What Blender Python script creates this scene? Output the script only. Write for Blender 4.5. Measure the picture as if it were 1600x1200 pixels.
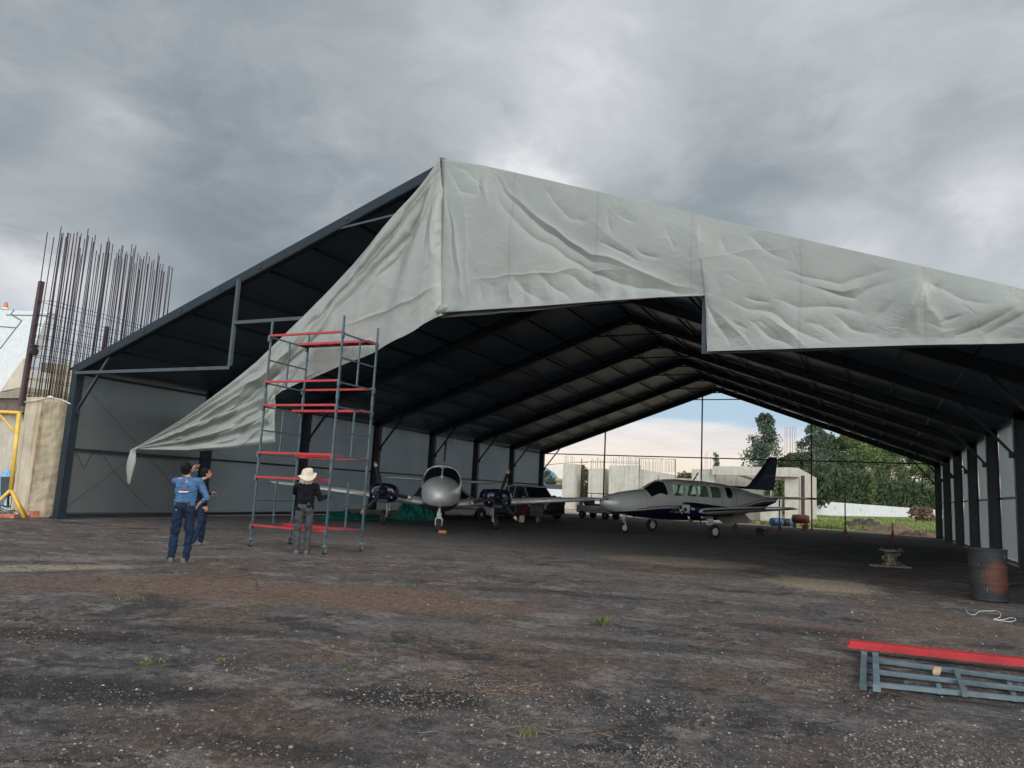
import bpy, bmesh, math, random
import numpy as np
from mathutils import Vector, Matrix, noise as mnoise
R = math.radians
PI = math.pi
rng = random.Random(7)
nrs = np.random.RandomState(5)
scene = bpy.context.scene
COL = scene.collection
for o in list(bpy.data.objects): bpy.data.objects.remove(o)

# ------------------------------------------------------------------ camera
F_PX, YAW, PITCH, ROLL, CAM_Z = 1153.0, .4471, .1435, .0516, 1.45
fw = np.array([-math.sin(YAW)*math.cos(PITCH), math.cos(YAW)*math.cos(PITCH), math.sin(PITCH)])
rt = np.array([math.cos(YAW), math.sin(YAW), 0.0])
up = np.cross(rt, fw)
rt, up = math.cos(ROLL)*rt+math.sin(ROLL)*up, -math.sin(ROLL)*rt+math.cos(ROLL)*up
CAM = np.array([0, 0, CAM_Z])
cd = bpy.data.cameras.new("camera")
cd.sensor_width = 36.0
cd.lens = 36.0*F_PX/1600.0
cd.clip_start = 0.05
cd.clip_end = 20000
cam = bpy.data.objects.new("camera", cd)
COL.objects.link(cam)
m = Matrix(((rt[0], up[0], -fw[0], 0), (rt[1], up[1], -fw[1], 0), (rt[2], up[2], -fw[2], CAM_Z), (0, 0, 0, 1)))
cam.matrix_world = m
scene.camera = cam
def ray(x, y): return fw+(x-800)/F_PX*rt+(600-y)/F_PX*up
def G(x, y, z=0.0):
    d = ray(x, y); return CAM+d*((z-CAM_Z)/d[2])
def atY(x, y, Y):
    d = ray(x, y); return CAM+d*(Y/d[1])

# ------------------------------------------------------------------ world and sun
SUN_EL, SUN_AZ = 30.0, 118.0      # azimuth clockwise from +Y: behind the camera, to its right
scene.view_settings.view_transform = 'Standard'
scene.view_settings.look = 'None'
scene.view_settings.gamma = 1
scene.view_settings.use_curve_mapping = False
scene.view_settings.exposure = 0.0

class NT:
    """small helper for node trees"""
    def __init__(s, tree): s.t = tree; s.n = tree.nodes; s.l = tree.links
    def new(s, typ, **kw):
        n = s.n.new(typ)
        for k, v in kw.items(): setattr(n, k, v)
        return n
    def put(s, sock, v):
        if v is None: return
        if isinstance(v, bpy.types.NodeSocket): s.l.new(v, sock)
        elif isinstance(v, (tuple, list)) and len(v) == 3 and sock.type == 'RGBA': sock.default_value = (*v, 1)
        else: sock.default_value = v
    def math(s, op, a, b=None, c=None, clamp=False):
        n = s.new('ShaderNodeMath', operation=op, use_clamp=clamp)
        s.put(n.inputs[0], a); s.put(n.inputs[1], b); s.put(n.inputs[2], c)
        return n.outputs[0]
    def vmath(s, op, a, b=None, scale=None):
        n = s.new('ShaderNodeVectorMath', operation=op)
        s.put(n.inputs[0], a); s.put(n.inputs[1], b)
        if scale is not None: s.put(n.inputs['Scale'], scale)
        return n.outputs['Value'] if op in ('LENGTH', 'DOT_PRODUCT', 'DISTANCE') else n.outputs['Vector']
    def mix(s, fac, a, b, mode='MIX'):
        n = s.new('ShaderNodeMix', data_type='RGBA', blend_type=mode)
        s.put(n.inputs[0], fac); s.put(n.inputs[6], a); s.put(n.inputs[7], b)
        return n.outputs[2]
    def noise(s, vec, scale, detail=4, rough=.5, dist=0, out='Fac'):
        n = s.new('ShaderNodeTexNoise')
        s.put(n.inputs['Vector'], vec); s.put(n.inputs['Scale'], scale); s.put(n.inputs['Detail'], detail)
        s.put(n.inputs['Roughness'], rough); s.put(n.inputs['Distortion'], dist)
        return n.outputs[out]
    def voro(s, vec, scale, feature='F1', out='Distance', rand=1):
        n = s.new('ShaderNodeTexVoronoi', feature=feature)
        s.put(n.inputs['Vector'], vec); s.put(n.inputs['Scale'], scale); s.put(n.inputs['Randomness'], rand)
        return n.outputs[out]
    def step(s, v, lo, hi, a=0.0, b=1.0):
        n = s.new('ShaderNodeMapRange', interpolation_type='SMOOTHSTEP')
        s.put(n.inputs[0], v); s.put(n.inputs[1], lo); s.put(n.inputs[2], hi); s.put(n.inputs[3], a); s.put(n.inputs[4], b)
        return n.outputs[0]
    def ramp(s, v, stops):
        n = s.new('ShaderNodeValToRGB')
        r = n.color_ramp
        while len(r.elements) < len(stops): r.elements.new(.5)
        for e, (p, c) in zip(r.elements, stops):
            e.position = p; e.color = (*c, 1) if len(c) == 3 else c
        s.put(n.inputs[0], v)
        return n.outputs[0]
    def sep(s, v):
        n = s.new('ShaderNodeSeparateXYZ'); s.put(n.inputs[0], v); return n.outputs
    def comb(s, x, y, z):
        n = s.new('ShaderNodeCombineXYZ'); s.put(n.inputs[0], x); s.put(n.inputs[1], y); s.put(n.inputs[2], z); return n.outputs[0]
    def bump(s, h, strength=.3, dist=.02, normal=None):
        n = s.new('ShaderNodeBump'); s.put(n.inputs['Strength'], strength); s.put(n.inputs['Distance'], dist)
        s.put(n.inputs['Height'], h); s.put(n.inputs['Normal'], normal); return n.outputs[0]

w = bpy.data.worlds.new("World")
scene.world = w
w.use_nodes = True
t = NT(w.node_tree)
bg = w.node_tree.nodes['Background']
sky = t.new('ShaderNodeTexSky', sky_type='NISHITA', sun_disc=False)
sky.sun_elevation = R(SUN_EL); sky.sun_rotation = R(SUN_AZ)
sky.dust_density = 2.0
tc = t.new('ShaderNodeTexCoord').outputs['Generated']
dx, dy, dz = t.sep(tc)
zz = t.math('ADD', t.math('MAXIMUM', dz, 0.0), 0.16)
pl = t.comb(t.math('DIVIDE', dx, zz), t.math('DIVIDE', dy, zz), 0.0)
pl2 = t.vmath('MULTIPLY', pl, (1.0, 1.5, 1.0))
cv = t.vmath('MULTIPLY', tc, (1.0, 1.0, 1.9))
wrp = t.vmath('SCALE', t.vmath('SUBTRACT', t.noise(t.vmath('ADD', cv, (2.2, 5.1, 0)), 2.6, 4, .55, out='Color'), (.5, .5, .5)), scale=.35)
cw = t.vmath('ADD', cv, wrp)
n1 = t.noise(t.vmath('ADD', cw, (3.1, 7.7, 1.9)), 1.7, 4, .5, .0)
n2 = t.noise(t.vmath('ADD', cw, (13.1, 2.7, 0)), 5.2, 9, .58, .0)
n3 = t.noise(t.vmath('ADD', cw, (5.5, 1.2, 4)), 3.0, 8, .60, .0)
cl = t.math('ADD', t.math('ADD', t.math('MULTIPLY', n1, .45), t.math('MULTIPLY', n2, .28)), t.math('MULTIPLY', n3, .38))
cl = t.math('SUBTRACT', cl, .055)
# named breaks in the overcast: direction (azimuth to the left, elevation), size
def brk(az, el, size, amp):
    d = (-math.sin(R(az))*math.cos(R(el)), math.cos(R(az))*math.cos(R(el)), math.sin(R(el)))
    dist = t.vmath('DISTANCE', tc, d)
    dist = t.math('ADD', dist, t.math('MULTIPLY', t.math('SUBTRACT', n3, .5), size*2.6))
    return t.math('MULTIPLY', t.step(dist, 0.0, size, 1.0, 0.0), amp)
for a in ((60, 12.5, .24, .26), (25.5, 21.5, .11, .22), (21, 27, .16, .08), (-9, 20.5, .13, .20), (2, 16.5, .17, .20), (-7, 14.0, .13, .14), (57, 23, .10, .07), (60, 27, .16, -.08), (50, 17, .2, -.07), (36, 22, .16, -.06), (6, 20, .2, -.07),
          (45, 20, .28, -.10), (8, 22.5, .20, -.12), (20, 19.5, .15, -.10), (-7, 27, .2, -.06), (62, 19, .12, -.05), (30, 31, .3, .07), (20, 36, .45, .10), (-5, 33, .35, .06)):
    cl = t.math('ADD', cl, brk(*a))
ccol = t.ramp(cl, [(.33, (.235, .28, .32)), (.45, (.305, .35, .385)), (.56, (.41, .445, .475)), (.68, (.56, .59, .63)), (.82, (.82, .83, .85))])
# clear band low in the sky, cream stratus in front of pale blue
lowv = t.comb(t.math('MULTIPLY', dx, 2.2), t.math('MULTIPLY', dy, 2.2), t.math('MULTIPLY', dz, 16.0))
ln = t.noise(t.vmath('ADD', lowv, (1.3, 0.4, 2.2)), 1.35, 6, .52, .4)
blue = t.mix(.8, t.vmath('SCALE', sky.outputs[0], scale=.085), (.52, .70, .86))
cream = t.ramp(t.math('MULTIPLY', dz, 7.0), [(0.0, (1.0, .87, .66)), (.30, (.95, .84, .72)), (.55, (.83, .79, .77)), (1.0, (.72, .76, .80))])
bias = t.step(dz, .075, .125, .13, -.22)
cream = t.vmath('SCALE', cream, scale=t.math('ADD', .70, t.math('MULTIPLY', t.noise(t.vmath('ADD', lowv, (4, 4, 9)), 2.3, 8, .62, .6), .62)))
lowc = t.mix(t.step(t.math('ADD', ln, bias), .42, .60), blue, cream)
edge = t.math('ADD', dz, t.math('MULTIPLY', t.math('SUBTRACT', n2, .5), .10))
az_l = t.step(dx, -.78, -.55, 1.0, 0.0)     # far left the overcast comes lower
over = t.math('MAXIMUM', t.step(edge, .125, .20), t.math('MULTIPLY', az_l, .85))
skyc = t.mix(over, lowc, ccol)
# brightness added to the sky overhead and behind the camera, lighting gable and interior
bright = t.math('ADD', t.step(t.math('MULTIPLY', dy, -1.0), -.15, .75, 1.0, 5.0), t.step(dz, .75, 1.0, 0.0, .6))
skyc = t.vmath('SCALE', skyc, scale=bright)
t.put(bg.inputs['Color'], skyc)
bg.inputs['Strength'].default_value = 1.0

sd = bpy.data.lights.new("sun", 'SUN')
sd.energy = 2.1
sd.angle = R(35)
sd.color = (1.0, .955, .89)
sun = bpy.data.objects.new("sun", sd)
COL.objects.link(sun)
ds = Vector((math.sin(R(SUN_AZ))*math.cos(R(SUN_EL)), math.cos(R(SUN_AZ))*math.cos(R(SUN_EL)), math.sin(R(SUN_EL))))
sun.rotation_euler = ds.to_track_quat('Z', 'Y').to_euler()
sun.location = (20, -20, 30)

# ------------------------------------------------------------------ object helpers
def tag(o, label=None, cat=None, group=None, kind=None):
    if label: o['label'] = label
    if cat: o['category'] = cat
    if group: o['group'] = group
    if kind: o['kind'] = kind
    return o
def thing(name, label, cat, loc=(0, 0, 0), rz=0.0, group=None):
    o = bpy.data.objects.new(name, None)
    o.empty_display_size = .2
    COL.objects.link(o)
    o.location = loc; o.rotation_euler = (0, 0, rz)
    return tag(o, label, cat, group)
def copy_tree(o, parent=None):
    c = o.copy(); COL.objects.link(c); c.parent = parent
    for ch in [x for x in bpy.data.objects if x.parent == o]: copy_tree(ch, c)
    return c

class MB:
    def __init__(s): s.v = []; s.f = []; s.sm = []; s.mi = []; s.m = 0
    def add(s, vs, fs, smooth=False):
        b = len(s.v)
        s.v += [tuple(map(float, p)) for p in vs]
        s.f += [tuple(i+b for i in f) for f in fs]
        s.sm += [smooth]*len(fs); s.mi += [s.m]*len(fs)
        return s
    def box(s, c, d, rz=0.0, rot=None):
        M = rot if rot is not None else Matrix.Rotation(rz, 3, 'Z')
        c = Vector(c)
        vs = [c+M@Vector((x*d[0]/2, y*d[1]/2, z*d[2]/2)) for z in (-1, 1) for x, y in ((-1, -1), (1, -1), (1, 1), (-1, 1))]
        return s.add(vs, [(3, 2, 1, 0), (4, 5, 6, 7), (0, 1, 5, 4), (1, 2, 6, 5), (2, 3, 7, 6), (3, 0, 4, 7)])
    def bar(s, p, q, wd, ht, upv=(0, 0, 1)):
        p, q = Vector(p), Vector(q)
        d = (q-p).normalized()
        u = Vector(upv)
        if abs(d.dot(u.normalized())) > .98: u = Vector((0, 1, 0))
        a = d.cross(u).normalized(); b = a.cross(d).normalized()
        vs = [o+a*x*wd/2+b*y*ht/2 for o in (p, q) for x, y in ((-1, -1), (1, -1), (1, 1), (-1, 1))]
        return s.add(vs, [(0, 1, 2, 3), (7, 6, 5, 4), (4, 5, 1, 0), (5, 6, 2, 1), (6, 7, 3, 2), (7, 4, 0, 3)])
    def tube(s, pts, r, n=8, cap=True, smooth=True):
        pts = [Vector(p) for p in pts]
        rs = r if isinstance(r, (list, tuple)) else [r]*len(pts)
        vs = []; fs = []
        prev = None
        for i, p in enumerate(pts):
            d = (pts[min(i+1, len(pts)-1)]-pts[max(i-1, 0)])
            d = d.normalized() if d.length > 1e-9 else Vector((0, 0, 1))
            if prev is None:
                a = d.orthogonal().normalized()
            else:
                a = (prev-d*prev.dot(d))
                a = a.normalized() if a.length > 1e-6 else d.orthogonal().normalized()
            prev = a
            b = d.cross(a)
            for k in range(n):
                t_ = 2*PI*k/n
                vs.append(p+(a*math.cos(t_)+b*math.sin(t_))*rs[i])
        for i in range(len(pts)-1):
            for k in range(n):
                k2 = (k+1) % n
                fs.append((i*n+k, i*n+k2, (i+1)*n+k2, (i+1)*n+k))
        s.add(vs, fs, smooth)
        if cap:
            b = len(s.v)-len(vs)
            s.f += [tuple(b+k for k in reversed(range(n))), tuple(b+(len(pts)-1)*n+k for k in range(n))]
            s.sm += [False]*2; s.mi += [s.m]*2
        return s
    def lathe(s, prof, c=(0, 0, 0), axis='Z', n=20, smooth=True):
        # prof: (radius, height) pairs along the axis
        vs = []; fs = []
        c = Vector(c)
        for r_, h in prof:
            for k in range(n):
                a = 2*PI*k/n
                x, y = r_*math.cos(a), r_*math.sin(a)
                v = {'Z': (x, y, h), 'X': (h, x, y), 'Y': (y, h, x)}[axis]
                vs.append(c+Vector(v))
        for i in range(len(prof)-1):
            for k in range(n):
                k2 = (k+1) % n
                fs.append((i*n+k, i*n+k2, (i+1)*n+k2, (i+1)*n+k))
        fs.append(tuple(reversed(range(n)))); fs.append(tuple((len(prof)-1)*n+k for k in range(n)))
        return s.add(vs, fs, smooth)
    def ell(s, c, r, n=14, m=9, rot=None):
        vs = []; fs = []
        c = Vector(c)
        for i in range(m+1):
            th = PI*i/m
            for k in range(n):
                a = 2*PI*k/n
                v = Vector((r[0]*math.sin(th)*math.cos(a), r[1]*math.sin(th)*math.sin(a), r[2]*math.cos(th)))
                vs.append(c+(rot@v if rot is not None else v))
        for i in range(m):
            for k in range(n):
                k2 = (k+1) % n
                fs.append((i*n+k, (i+1)*n+k, (i+1)*n+k2, i*n+k2))
        return s.add(vs, fs, True)
    def prism(s, poly, y0, y1, axis='Y'):
        # poly in the plane across the axis: (a,b); extruded between y0 and y1
        def mk(a, b, h): return {'Y': (a, h, b), 'X': (h, a, b), 'Z': (a, b, h)}[axis]
        n = len(poly)
        vs = [mk(a, b, y0) for a, b in poly]+[mk(a, b, y1) for a, b in poly]
        fs = [tuple(range(n)), tuple(reversed(range(n, 2*n)))]
        for i in range(n):
            j = (i+1) % n
            fs.append((i, i+n, j+n, j))
        return s.add(vs, fs)
    def loft(s, rings, cap=True, smooth=True, closed=True):
        n = len(rings[0]); vs = [p for r_ in rings for p in r_]; fs = []
        for i in range(len(rings)-1):
            for k in range(n if closed else n-1):
                k2 = (k+1) % n
                fs.append((i*n+k, i*n+k2, (i+1)*n+k2, (i+1)*n+k))
        s.add(vs, fs, smooth)
        if cap:
            b = len(s.v)-len(vs)
            s.f += [tuple(b+k for k in reversed(range(n))), tuple(b+(len(rings)-1)*n+k for k in range(n))]
            s.sm += [False]*2; s.mi += [s.m]*2
        return s
    def build(s, name, mats, parent=None, world=False, label=None, bevel=0, recalc=True):
        me = bpy.data.meshes.new(name)
        vs = s.v
        if world and parent is not None:
            L = parent.location
            vs = [(x-L.x, y-L.y, z-L.z) for x, y, z in vs]
        me.from_pydata(vs, [], s.f)
        me.polygons.foreach_set('use_smooth', s.sm)
        if not isinstance(mats, (list, tuple)): mats = [mats]
        for m_ in mats: me.materials.append(m_)
        me.polygons.foreach_set('material_index', s.mi)
        me.update()
        if recalc:
            bm = bmesh.new(); bm.from_mesh(me); bmesh.ops.recalc_face_normals(bm, faces=bm.faces); bm.to_mesh(me); bm.free()
        o = bpy.data.objects.new(name, me)
        COL.objects.link(o)
        if parent is not None: o.parent = parent
        if label: o['label'] = label
        if bevel:
            b = o.modifiers.new('bevel', 'BEVEL'); b.width = bevel; b.segments = 2; b.limit_method = 'ANGLE'; b.angle_limit = R(40)
        return o

# ------------------------------------------------------------------ materials
def pbr(name, col, rough=.6, metal=0.0, var=.12, vscale=3.0, bump=0.0, bscale=40.0, spec=.5, dirt=None, trans=0.0, coat=0.0, streak=False):
    m_ = bpy.data.materials.new(name); m_.use_nodes = True
    q = NT(m_.node_tree); b = m_.node_tree.nodes['Principled BSDF']
    tc_ = q.new('ShaderNodeTexCoord').outputs['Object']
    vv = q.vmath('MULTIPLY', tc_, (6, 6, .7)) if streak else tc_
    nz = q.noise(vv, vscale, 5, .6)
    lo = tuple(c*(1-var*1.6) for c in col); hi = tuple(min(1, c*(1+var*1.2)) for c in col)
    c = q.ramp(nz, [(.28, lo), (.72, hi)])
    if dirt:
        dcol, dsc, dthr = dirt
        c = q.mix(q.step(q.noise(tc_, dsc, 7, .65), dthr, dthr+.14), c, dcol)
    q.put(b.inputs['Base Color'], c)
    q.put(b.inputs['Roughness'], q.math('ADD', q.math('MULTIPLY', nz, .16), rough-.08))
    b.inputs['Metallic'].default_value = metal
    b.inputs['Specular IOR Level'].default_value = spec
    b.inputs['Coat Weight'].default_value = coat
    if bump: q.put(b.inputs['Normal'], q.bump(q.noise(tc_, bscale, 5, .6), bump, .02))
    if trans:
        tr = q.new('ShaderNodeBsdfTranslucent'); q.put(tr.inputs['Color'], c)
        mx = q.new('ShaderNodeMixShader'); mx.inputs[0].default_value = trans
        q.l.new(b.outputs[0], mx.inputs[1]); q.l.new(tr.outputs[0], mx.inputs[2])
        q.l.new(mx.outputs[0], m_.node_tree.nodes['Material Output'].inputs['Surface'])
    return m_
def leafmat(name, a, b_, trans=.25):
    m_ = bpy.data.materials.new(name); m_.use_nodes = True
    q = NT(m_.node_tree); b = m_.node_tree.nodes['Principled BSDF']
    g = q.new('ShaderNodeNewGeometry')
    c = q.ramp(g.outputs['Random Per Island'], [(0, a), (1, b_)])
    tcx = q.new('ShaderNodeTexCoord').outputs['Object']
    c = q.mix(q.step(q.noise(tcx, .35, 3), .35, .7, 0, .6), c, tuple(x*1.5 for x in b_))
    q.put(b.inputs['Base Color'], c); b.inputs['Roughness'].default_value = .7
    tr = q.new('ShaderNodeBsdfTranslucent'); q.put(tr.inputs['Color'], c)
    mx = q.new('ShaderNodeMixShader'); mx.inputs[0].default_value = trans
    q.l.new(b.outputs[0], mx.inputs[1]); q.l.new(tr.outputs[0], mx.inputs[2])
    q.l.new(mx.outputs[0], m_.node_tree.nodes['Material Output'].inputs['Surface'])
    return m_

M = {}
M['steel'] = pbr('navy_painted_steel', (.013, .018, .026), .5, 0, .25, 2.5, .05, 30, dirt=((.03, .032, .035), 3, .64))
M['steel_face'] = pbr('grey_navy_steel', (.014, .021, .028), .65, 0, .2, 2.5, .05, 30, spec=.22)
M['frame_grey'] = pbr('grey_primer_steel', (.050, .063, .072), .65, 0, .15, 3, spec=.25)
M['galv'] = pbr('blue_grey_tube', (.058, .086, .100), .45, .25, .2, 6, .05, 60, dirt=((.22, .22, .21), 11, .60))
M['galv_frame'] = pbr('pale_blue_grey_tube', (.105, .145, .165), .5, .2, .25, 6, .08, 60, dirt=((.16, .13, .11), 9, .56))
M['galv_light'] = pbr('pale_zinc', (.42, .43, .40), .5, .3, .2, 6)
M['red'] = pbr('red_enamel', (.36, .014, .018), .5, 0, .2, 5, dirt=((.20, .045, .04), 14, .57))
M['rust'] = pbr('rusty_steel', (.12, .055, .04), .85, .1, .35, 8, .2, 60)
M['rebar'] = pbr('rebar_steel', (.045, .033, .040), .85, .1, .3, 8)
M['rustpipe'] = pbr('red_oxide_pipe', (.060, .032, .034), .7, 0, .3, 3, dirt=((.06, .035, .03), 3, .55))
M['rubber'] = pbr('tyre_rubber', (.022, .022, .024), .8, 0, .2, 10)
M['chrome'] = pbr('bright_metal', (.62, .62, .60), .3, .85, .1, 6)
M['white'] = pbr('white_paint', (.58, .59, .58), .45, 0, .08, 4, dirt=((.45, .44, .40), 4, .64))
M['black'] = pbr('black_parts', (.015, .015, .017), .6, 0, .2, 10)
M['glass_dark'] = pbr('dark_glass', (.012, .016, .018), .08, 0, .2, 3, spec=.8)
M['glass_green'] = pbr('pale_cabin_window', (.66, .84, .74), .12, 0, .3, 5, spec=.6)
def tinted():
    m_ = bpy.data.materials.new('green_tinted_window'); m_.use_nodes = True
    q = NT(m_.node_tree); n_ = m_.node_tree.nodes
    tr = q.new('ShaderNodeBsdfTransparent'); tr.inputs[0].default_value = (.70, .90, .80, 1)
    b = n_['Principled BSDF']; b.inputs['Base Color'].default_value = (.25, .38, .32, 1); b.inputs['Roughness'].default_value = .06
    mx = q.new('ShaderNodeMixShader'); mx.inputs[0].default_value = .28
    q.l.new(tr.outputs[0], mx.inputs[1]); q.l.new(b.outputs[0], mx.inputs[2]); q.l.new(mx.outputs[0], n_['Material Output'].inputs['Surface'])
    return m_
M['tinted'] = tinted()
M['curtain'] = pbr('dark_curtain', (.03, .055, .05), .7, 0, .3, 10)
M['silver'] = pbr('silver_aircraft_paint', (.78, .78, .76), .30, .15, .05, 2, coat=.3)
M['silver_car'] = pbr('silver_car_paint', (.55, .56, .56), .35, .15, .05, 2, coat=.4, dirt=((.30, .29, .27), 2.5, .6))
M['navy'] = pbr('navy_gloss_paint', (.005, .007, .034), .25, 0, .2, 2, coat=.5)
M['tailnavy'] = pbr('dark_navy_tail', (.012, .020, .055), .4, 0, .2, 2, coat=.2)
M['orange'] = pbr('orange_plastic', (.50, .14, .05), .5, 0, .15, 6)
M['wood'] = pbr('raw_wood', (.42, .30, .17), .8, 0, .25, 12, .2, 40)
M['woodgrey'] = pbr('weathered_board', (.24, .17, .12), .85, 0, .3, 8, .3, 30)
M['yellow'] = pbr('yellow_enamel', (.62, .38, .06), .5, 0, .15, 4, dirt=((.35, .2, .06), 7, .62))
M['skin'] = pbr('skin', (.34, .17, .11), .55, 0, .1, 8)
M['hair'] = pbr('black_hair', (.007, .006, .006), .75, 0, .3, 30, .4, 80, spec=.15)
M['denim_shirt'] = pbr('blue_denim_shirt', (.050, .112, .215), .9, 0, .25, 9, .5, 14, spec=.2)
M['jeans'] = pbr('dark_blue_jeans', (.008, .017, .040), .9, 0, .3, 9, .4, 16, spec=.2)
M['jacket'] = pbr('black_jacket', (.006, .007, .010), .9, 0, .3, 8, .5, 12, spec=.12)
M['greypants'] = pbr('grey_work_trousers', (.034, .036, .038), .9, 0, .25, 8, .5, 14)
M['hat'] = pbr('cream_cloth_hat', (.50, .42, .33), .9, 0, .15, 10, .3, 25)
M['shoe'] = pbr('grey_brown_shoe', (.085, .075, .068), .85, 0, .3, 14)
M['greentarp'] = pbr('green_tarpaulin', (.01, .15, .115), .55, 0, .3, 5, .5, 9)
M['cable'] = pbr('white_cable', (.50, .48, .44), .6, 0, .1, 9)
M['brick'] = pbr('red_clay', (.42, .14, .09), .85, 0, .25, 7, .3, 40)
M['bluebag'] = pbr('blue_sacking', (.18, .33, .50), .7, 0, .25, 6, .4, 10)
M['maroon'] = pbr('maroon_cloth', (.09, .02, .022), .8, 0, .4, 6, .4, 10)
M['khaki'] = pbr('khaki_cover', (.12, .115, .10), .85, 0, .35, 6, .5, 8)
M['cream'] = pbr('cream_box', (.60, .58, .45), .7, 0, .15, 8)
M['bluedrum'] = pbr('blue_plastic_drum', (.05, .13, .27), .45, 0, .2, 4)
M['reddrum'] = pbr('dark_red_drum', (.15, .04, .035), .6, 0, .3, 4)
M['plate'] = pbr('yellow_plate', (.75, .55, .06), .5, 0, .05, 8)
M['dirt'] = pbr('dug_earth', (.13, .085, .06), .95, 0, .35, 2.5, .6, 8)
M['dirt_dark'] = pbr('dark_earth', (.06, .045, .035), .95, 0, .3, 2.5, .6, 8)

def cloth_mat(name, col, trans=0.0, rough=.6, seams=False, stain=.0):
    m_ = bpy.data.materials.new(name); m_.use_nodes = True
    q = NT(m_.node_tree); b = m_.node_tree.nodes['Principled BSDF']
    tc_ = q.new('ShaderNodeTexCoord').outputs['Object']
    nz = q.noise(tc_, .7, 5, .6)
    c = q.ramp(nz, [(.3, tuple(x*.90 for x in col)), (.7, tuple(min(1, x*1.07) for x in col))])
    if stain:
        st = q.noise(q.vmath('MULTIPLY', tc_, (1, 1, .25)), 1.7, 6, .65)
        c = q.mix(q.step(st, .58, .78, 0, stain), c, tuple(x*.62 for x in col))
    if seams:
        x_, y_, z_ = q.sep(tc_)
        fx = q.math('FRACT', q.math('MULTIPLY', q.math('ADD', x_, q.math('MULTIPLY', nz, .10)), .52))
        line = q.math('LESS_THAN', fx, .022)
        edge_ = q.math('MULTIPLY', q.math('LESS_THAN', fx, .075), .35)
        c = q.mix(q.math('ADD', q.math('MULTIPLY', line, .30), q.math('MULTIPLY', edge_, .30)), c, tuple(x*.70 for x in col))
        panel = q.math('FRACT', q.math('MULTIPLY', q.math('FLOOR', q.math('MULTIPLY', x_, .52)), .37))
        c = q.mix(q.math('MULTIPLY', panel, .14), c, tuple(x*1.18 for x in col))
    q.put(b.inputs['Base Color'], c)
    b.inputs['Roughness'].default_value = rough
    wv = q.vmath('ADD', tc_, q.vmath('SCALE', q.noise(tc_, 2.0, 4, out='Color'), scale=.9))
    ed = q.step(q.voro(wv, 1.7, 'DISTANCE_TO_EDGE'), 0, .10)
    ed2 = q.step(q.voro(q.vmath('MULTIPLY', wv, (1, 1, 1.6)), 4.3, 'DISTANCE_TO_EDGE'), 0, .14)
    mk = q.step(q.noise(tc_, .8, 3, .6), .46, .66)
    h = q.math('ADD', q.math('MULTIPLY', q.noise(q.vmath('MULTIPLY', wv, (1.6, 1, .8)), 3.2, 6, .55, .8), .55), q.math('MULTIPLY', q.math('ADD', q.math('MULTIPLY', ed, .26), q.math('MULTIPLY', ed2, .14)), mk))
    q.put(b.inputs['Normal'], q.bump(h, .30, .04))
    if trans:
        tr = q.new('ShaderNodeBsdfTranslucent'); q.put(tr.inputs['Color'], c)
        mx = q.new('ShaderNodeMixShader'); mx.inputs[0].default_value = trans
        q.l.new(b.outputs[0], mx.inputs[1]); q.l.new(tr.outputs[0], mx.inputs[2])
        q.l.new(mx.outputs[0], m_.node_tree.nodes['Material Output'].inputs['Surface'])
    return m_
M['tarp'] = cloth_mat('grey_green_tarpaulin', (.232, .238, .216), .08, .42, seams=True, stain=.3)
M['wallcloth'] = cloth_mat('grey_wall_membrane', (.185, .208, .216), .60, .65)
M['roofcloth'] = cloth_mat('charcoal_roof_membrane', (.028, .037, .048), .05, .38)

def concrete(name, col, stain=(.20, .13, .07), amt=.5, joint=True):
    m_ = bpy.data.materials.new(name); m_.use_nodes = True
    q = NT(m_.node_tree); b = m_.node_tree.nodes['Principled BSDF']
    tc_ = q.new('ShaderNodeTexCoord').outputs['Object']
    n_ = q.noise(tc_, 1.3, 8, .65)
    c = q.ramp(n_, [(.3, tuple(x*.78 for x in col)), (.7, tuple(x*1.12 for x in col))])
    st = q.noise(q.vmath('MULTIPLY', tc_, (3.5, 3.5, .22)), 1.4, 5, .6)
    c = q.mix(q.step(st, .47, .66, 0, amt), c, stain)
    if joint:
        x_, y_, z_ = q.sep(tc_)
        jl = q.math('LESS_THAN', q.math('FRACT', q.math('MULTIPLY', z_, .82)), .018)
        c = q.mix(q.math('MULTIPLY', jl, .45), c, tuple(x*.5 for x in col))
    q.put(b.inputs['Base Color'], c); b.inputs['Roughness'].default_value = .9
    q.put(b.inputs['Normal'], q.bump(q.noise(tc_, 9, 8, .7), .4, .03))
    return m_
M['conc'] = concrete('stained_concrete', (.46, .40, .29), (.26, .15, .07), .65, False)
M['conc_rough'] = concrete('rough_cast_concrete', (.30, .26, .19), (.15, .11, .07), .3, False)
M['conc_far'] = concrete('pale_board_marked_concrete', (.48, .45, .385), (.28, .24, .19), .5)
M['whitewall'] = concrete('whitewashed_wall', (.62, .63, .64), (.42, .42, .40), .35, False)
M['beige'] = concrete('beige_render', (.50, .44, .34), (.28, .2, .12), .3, False)

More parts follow.
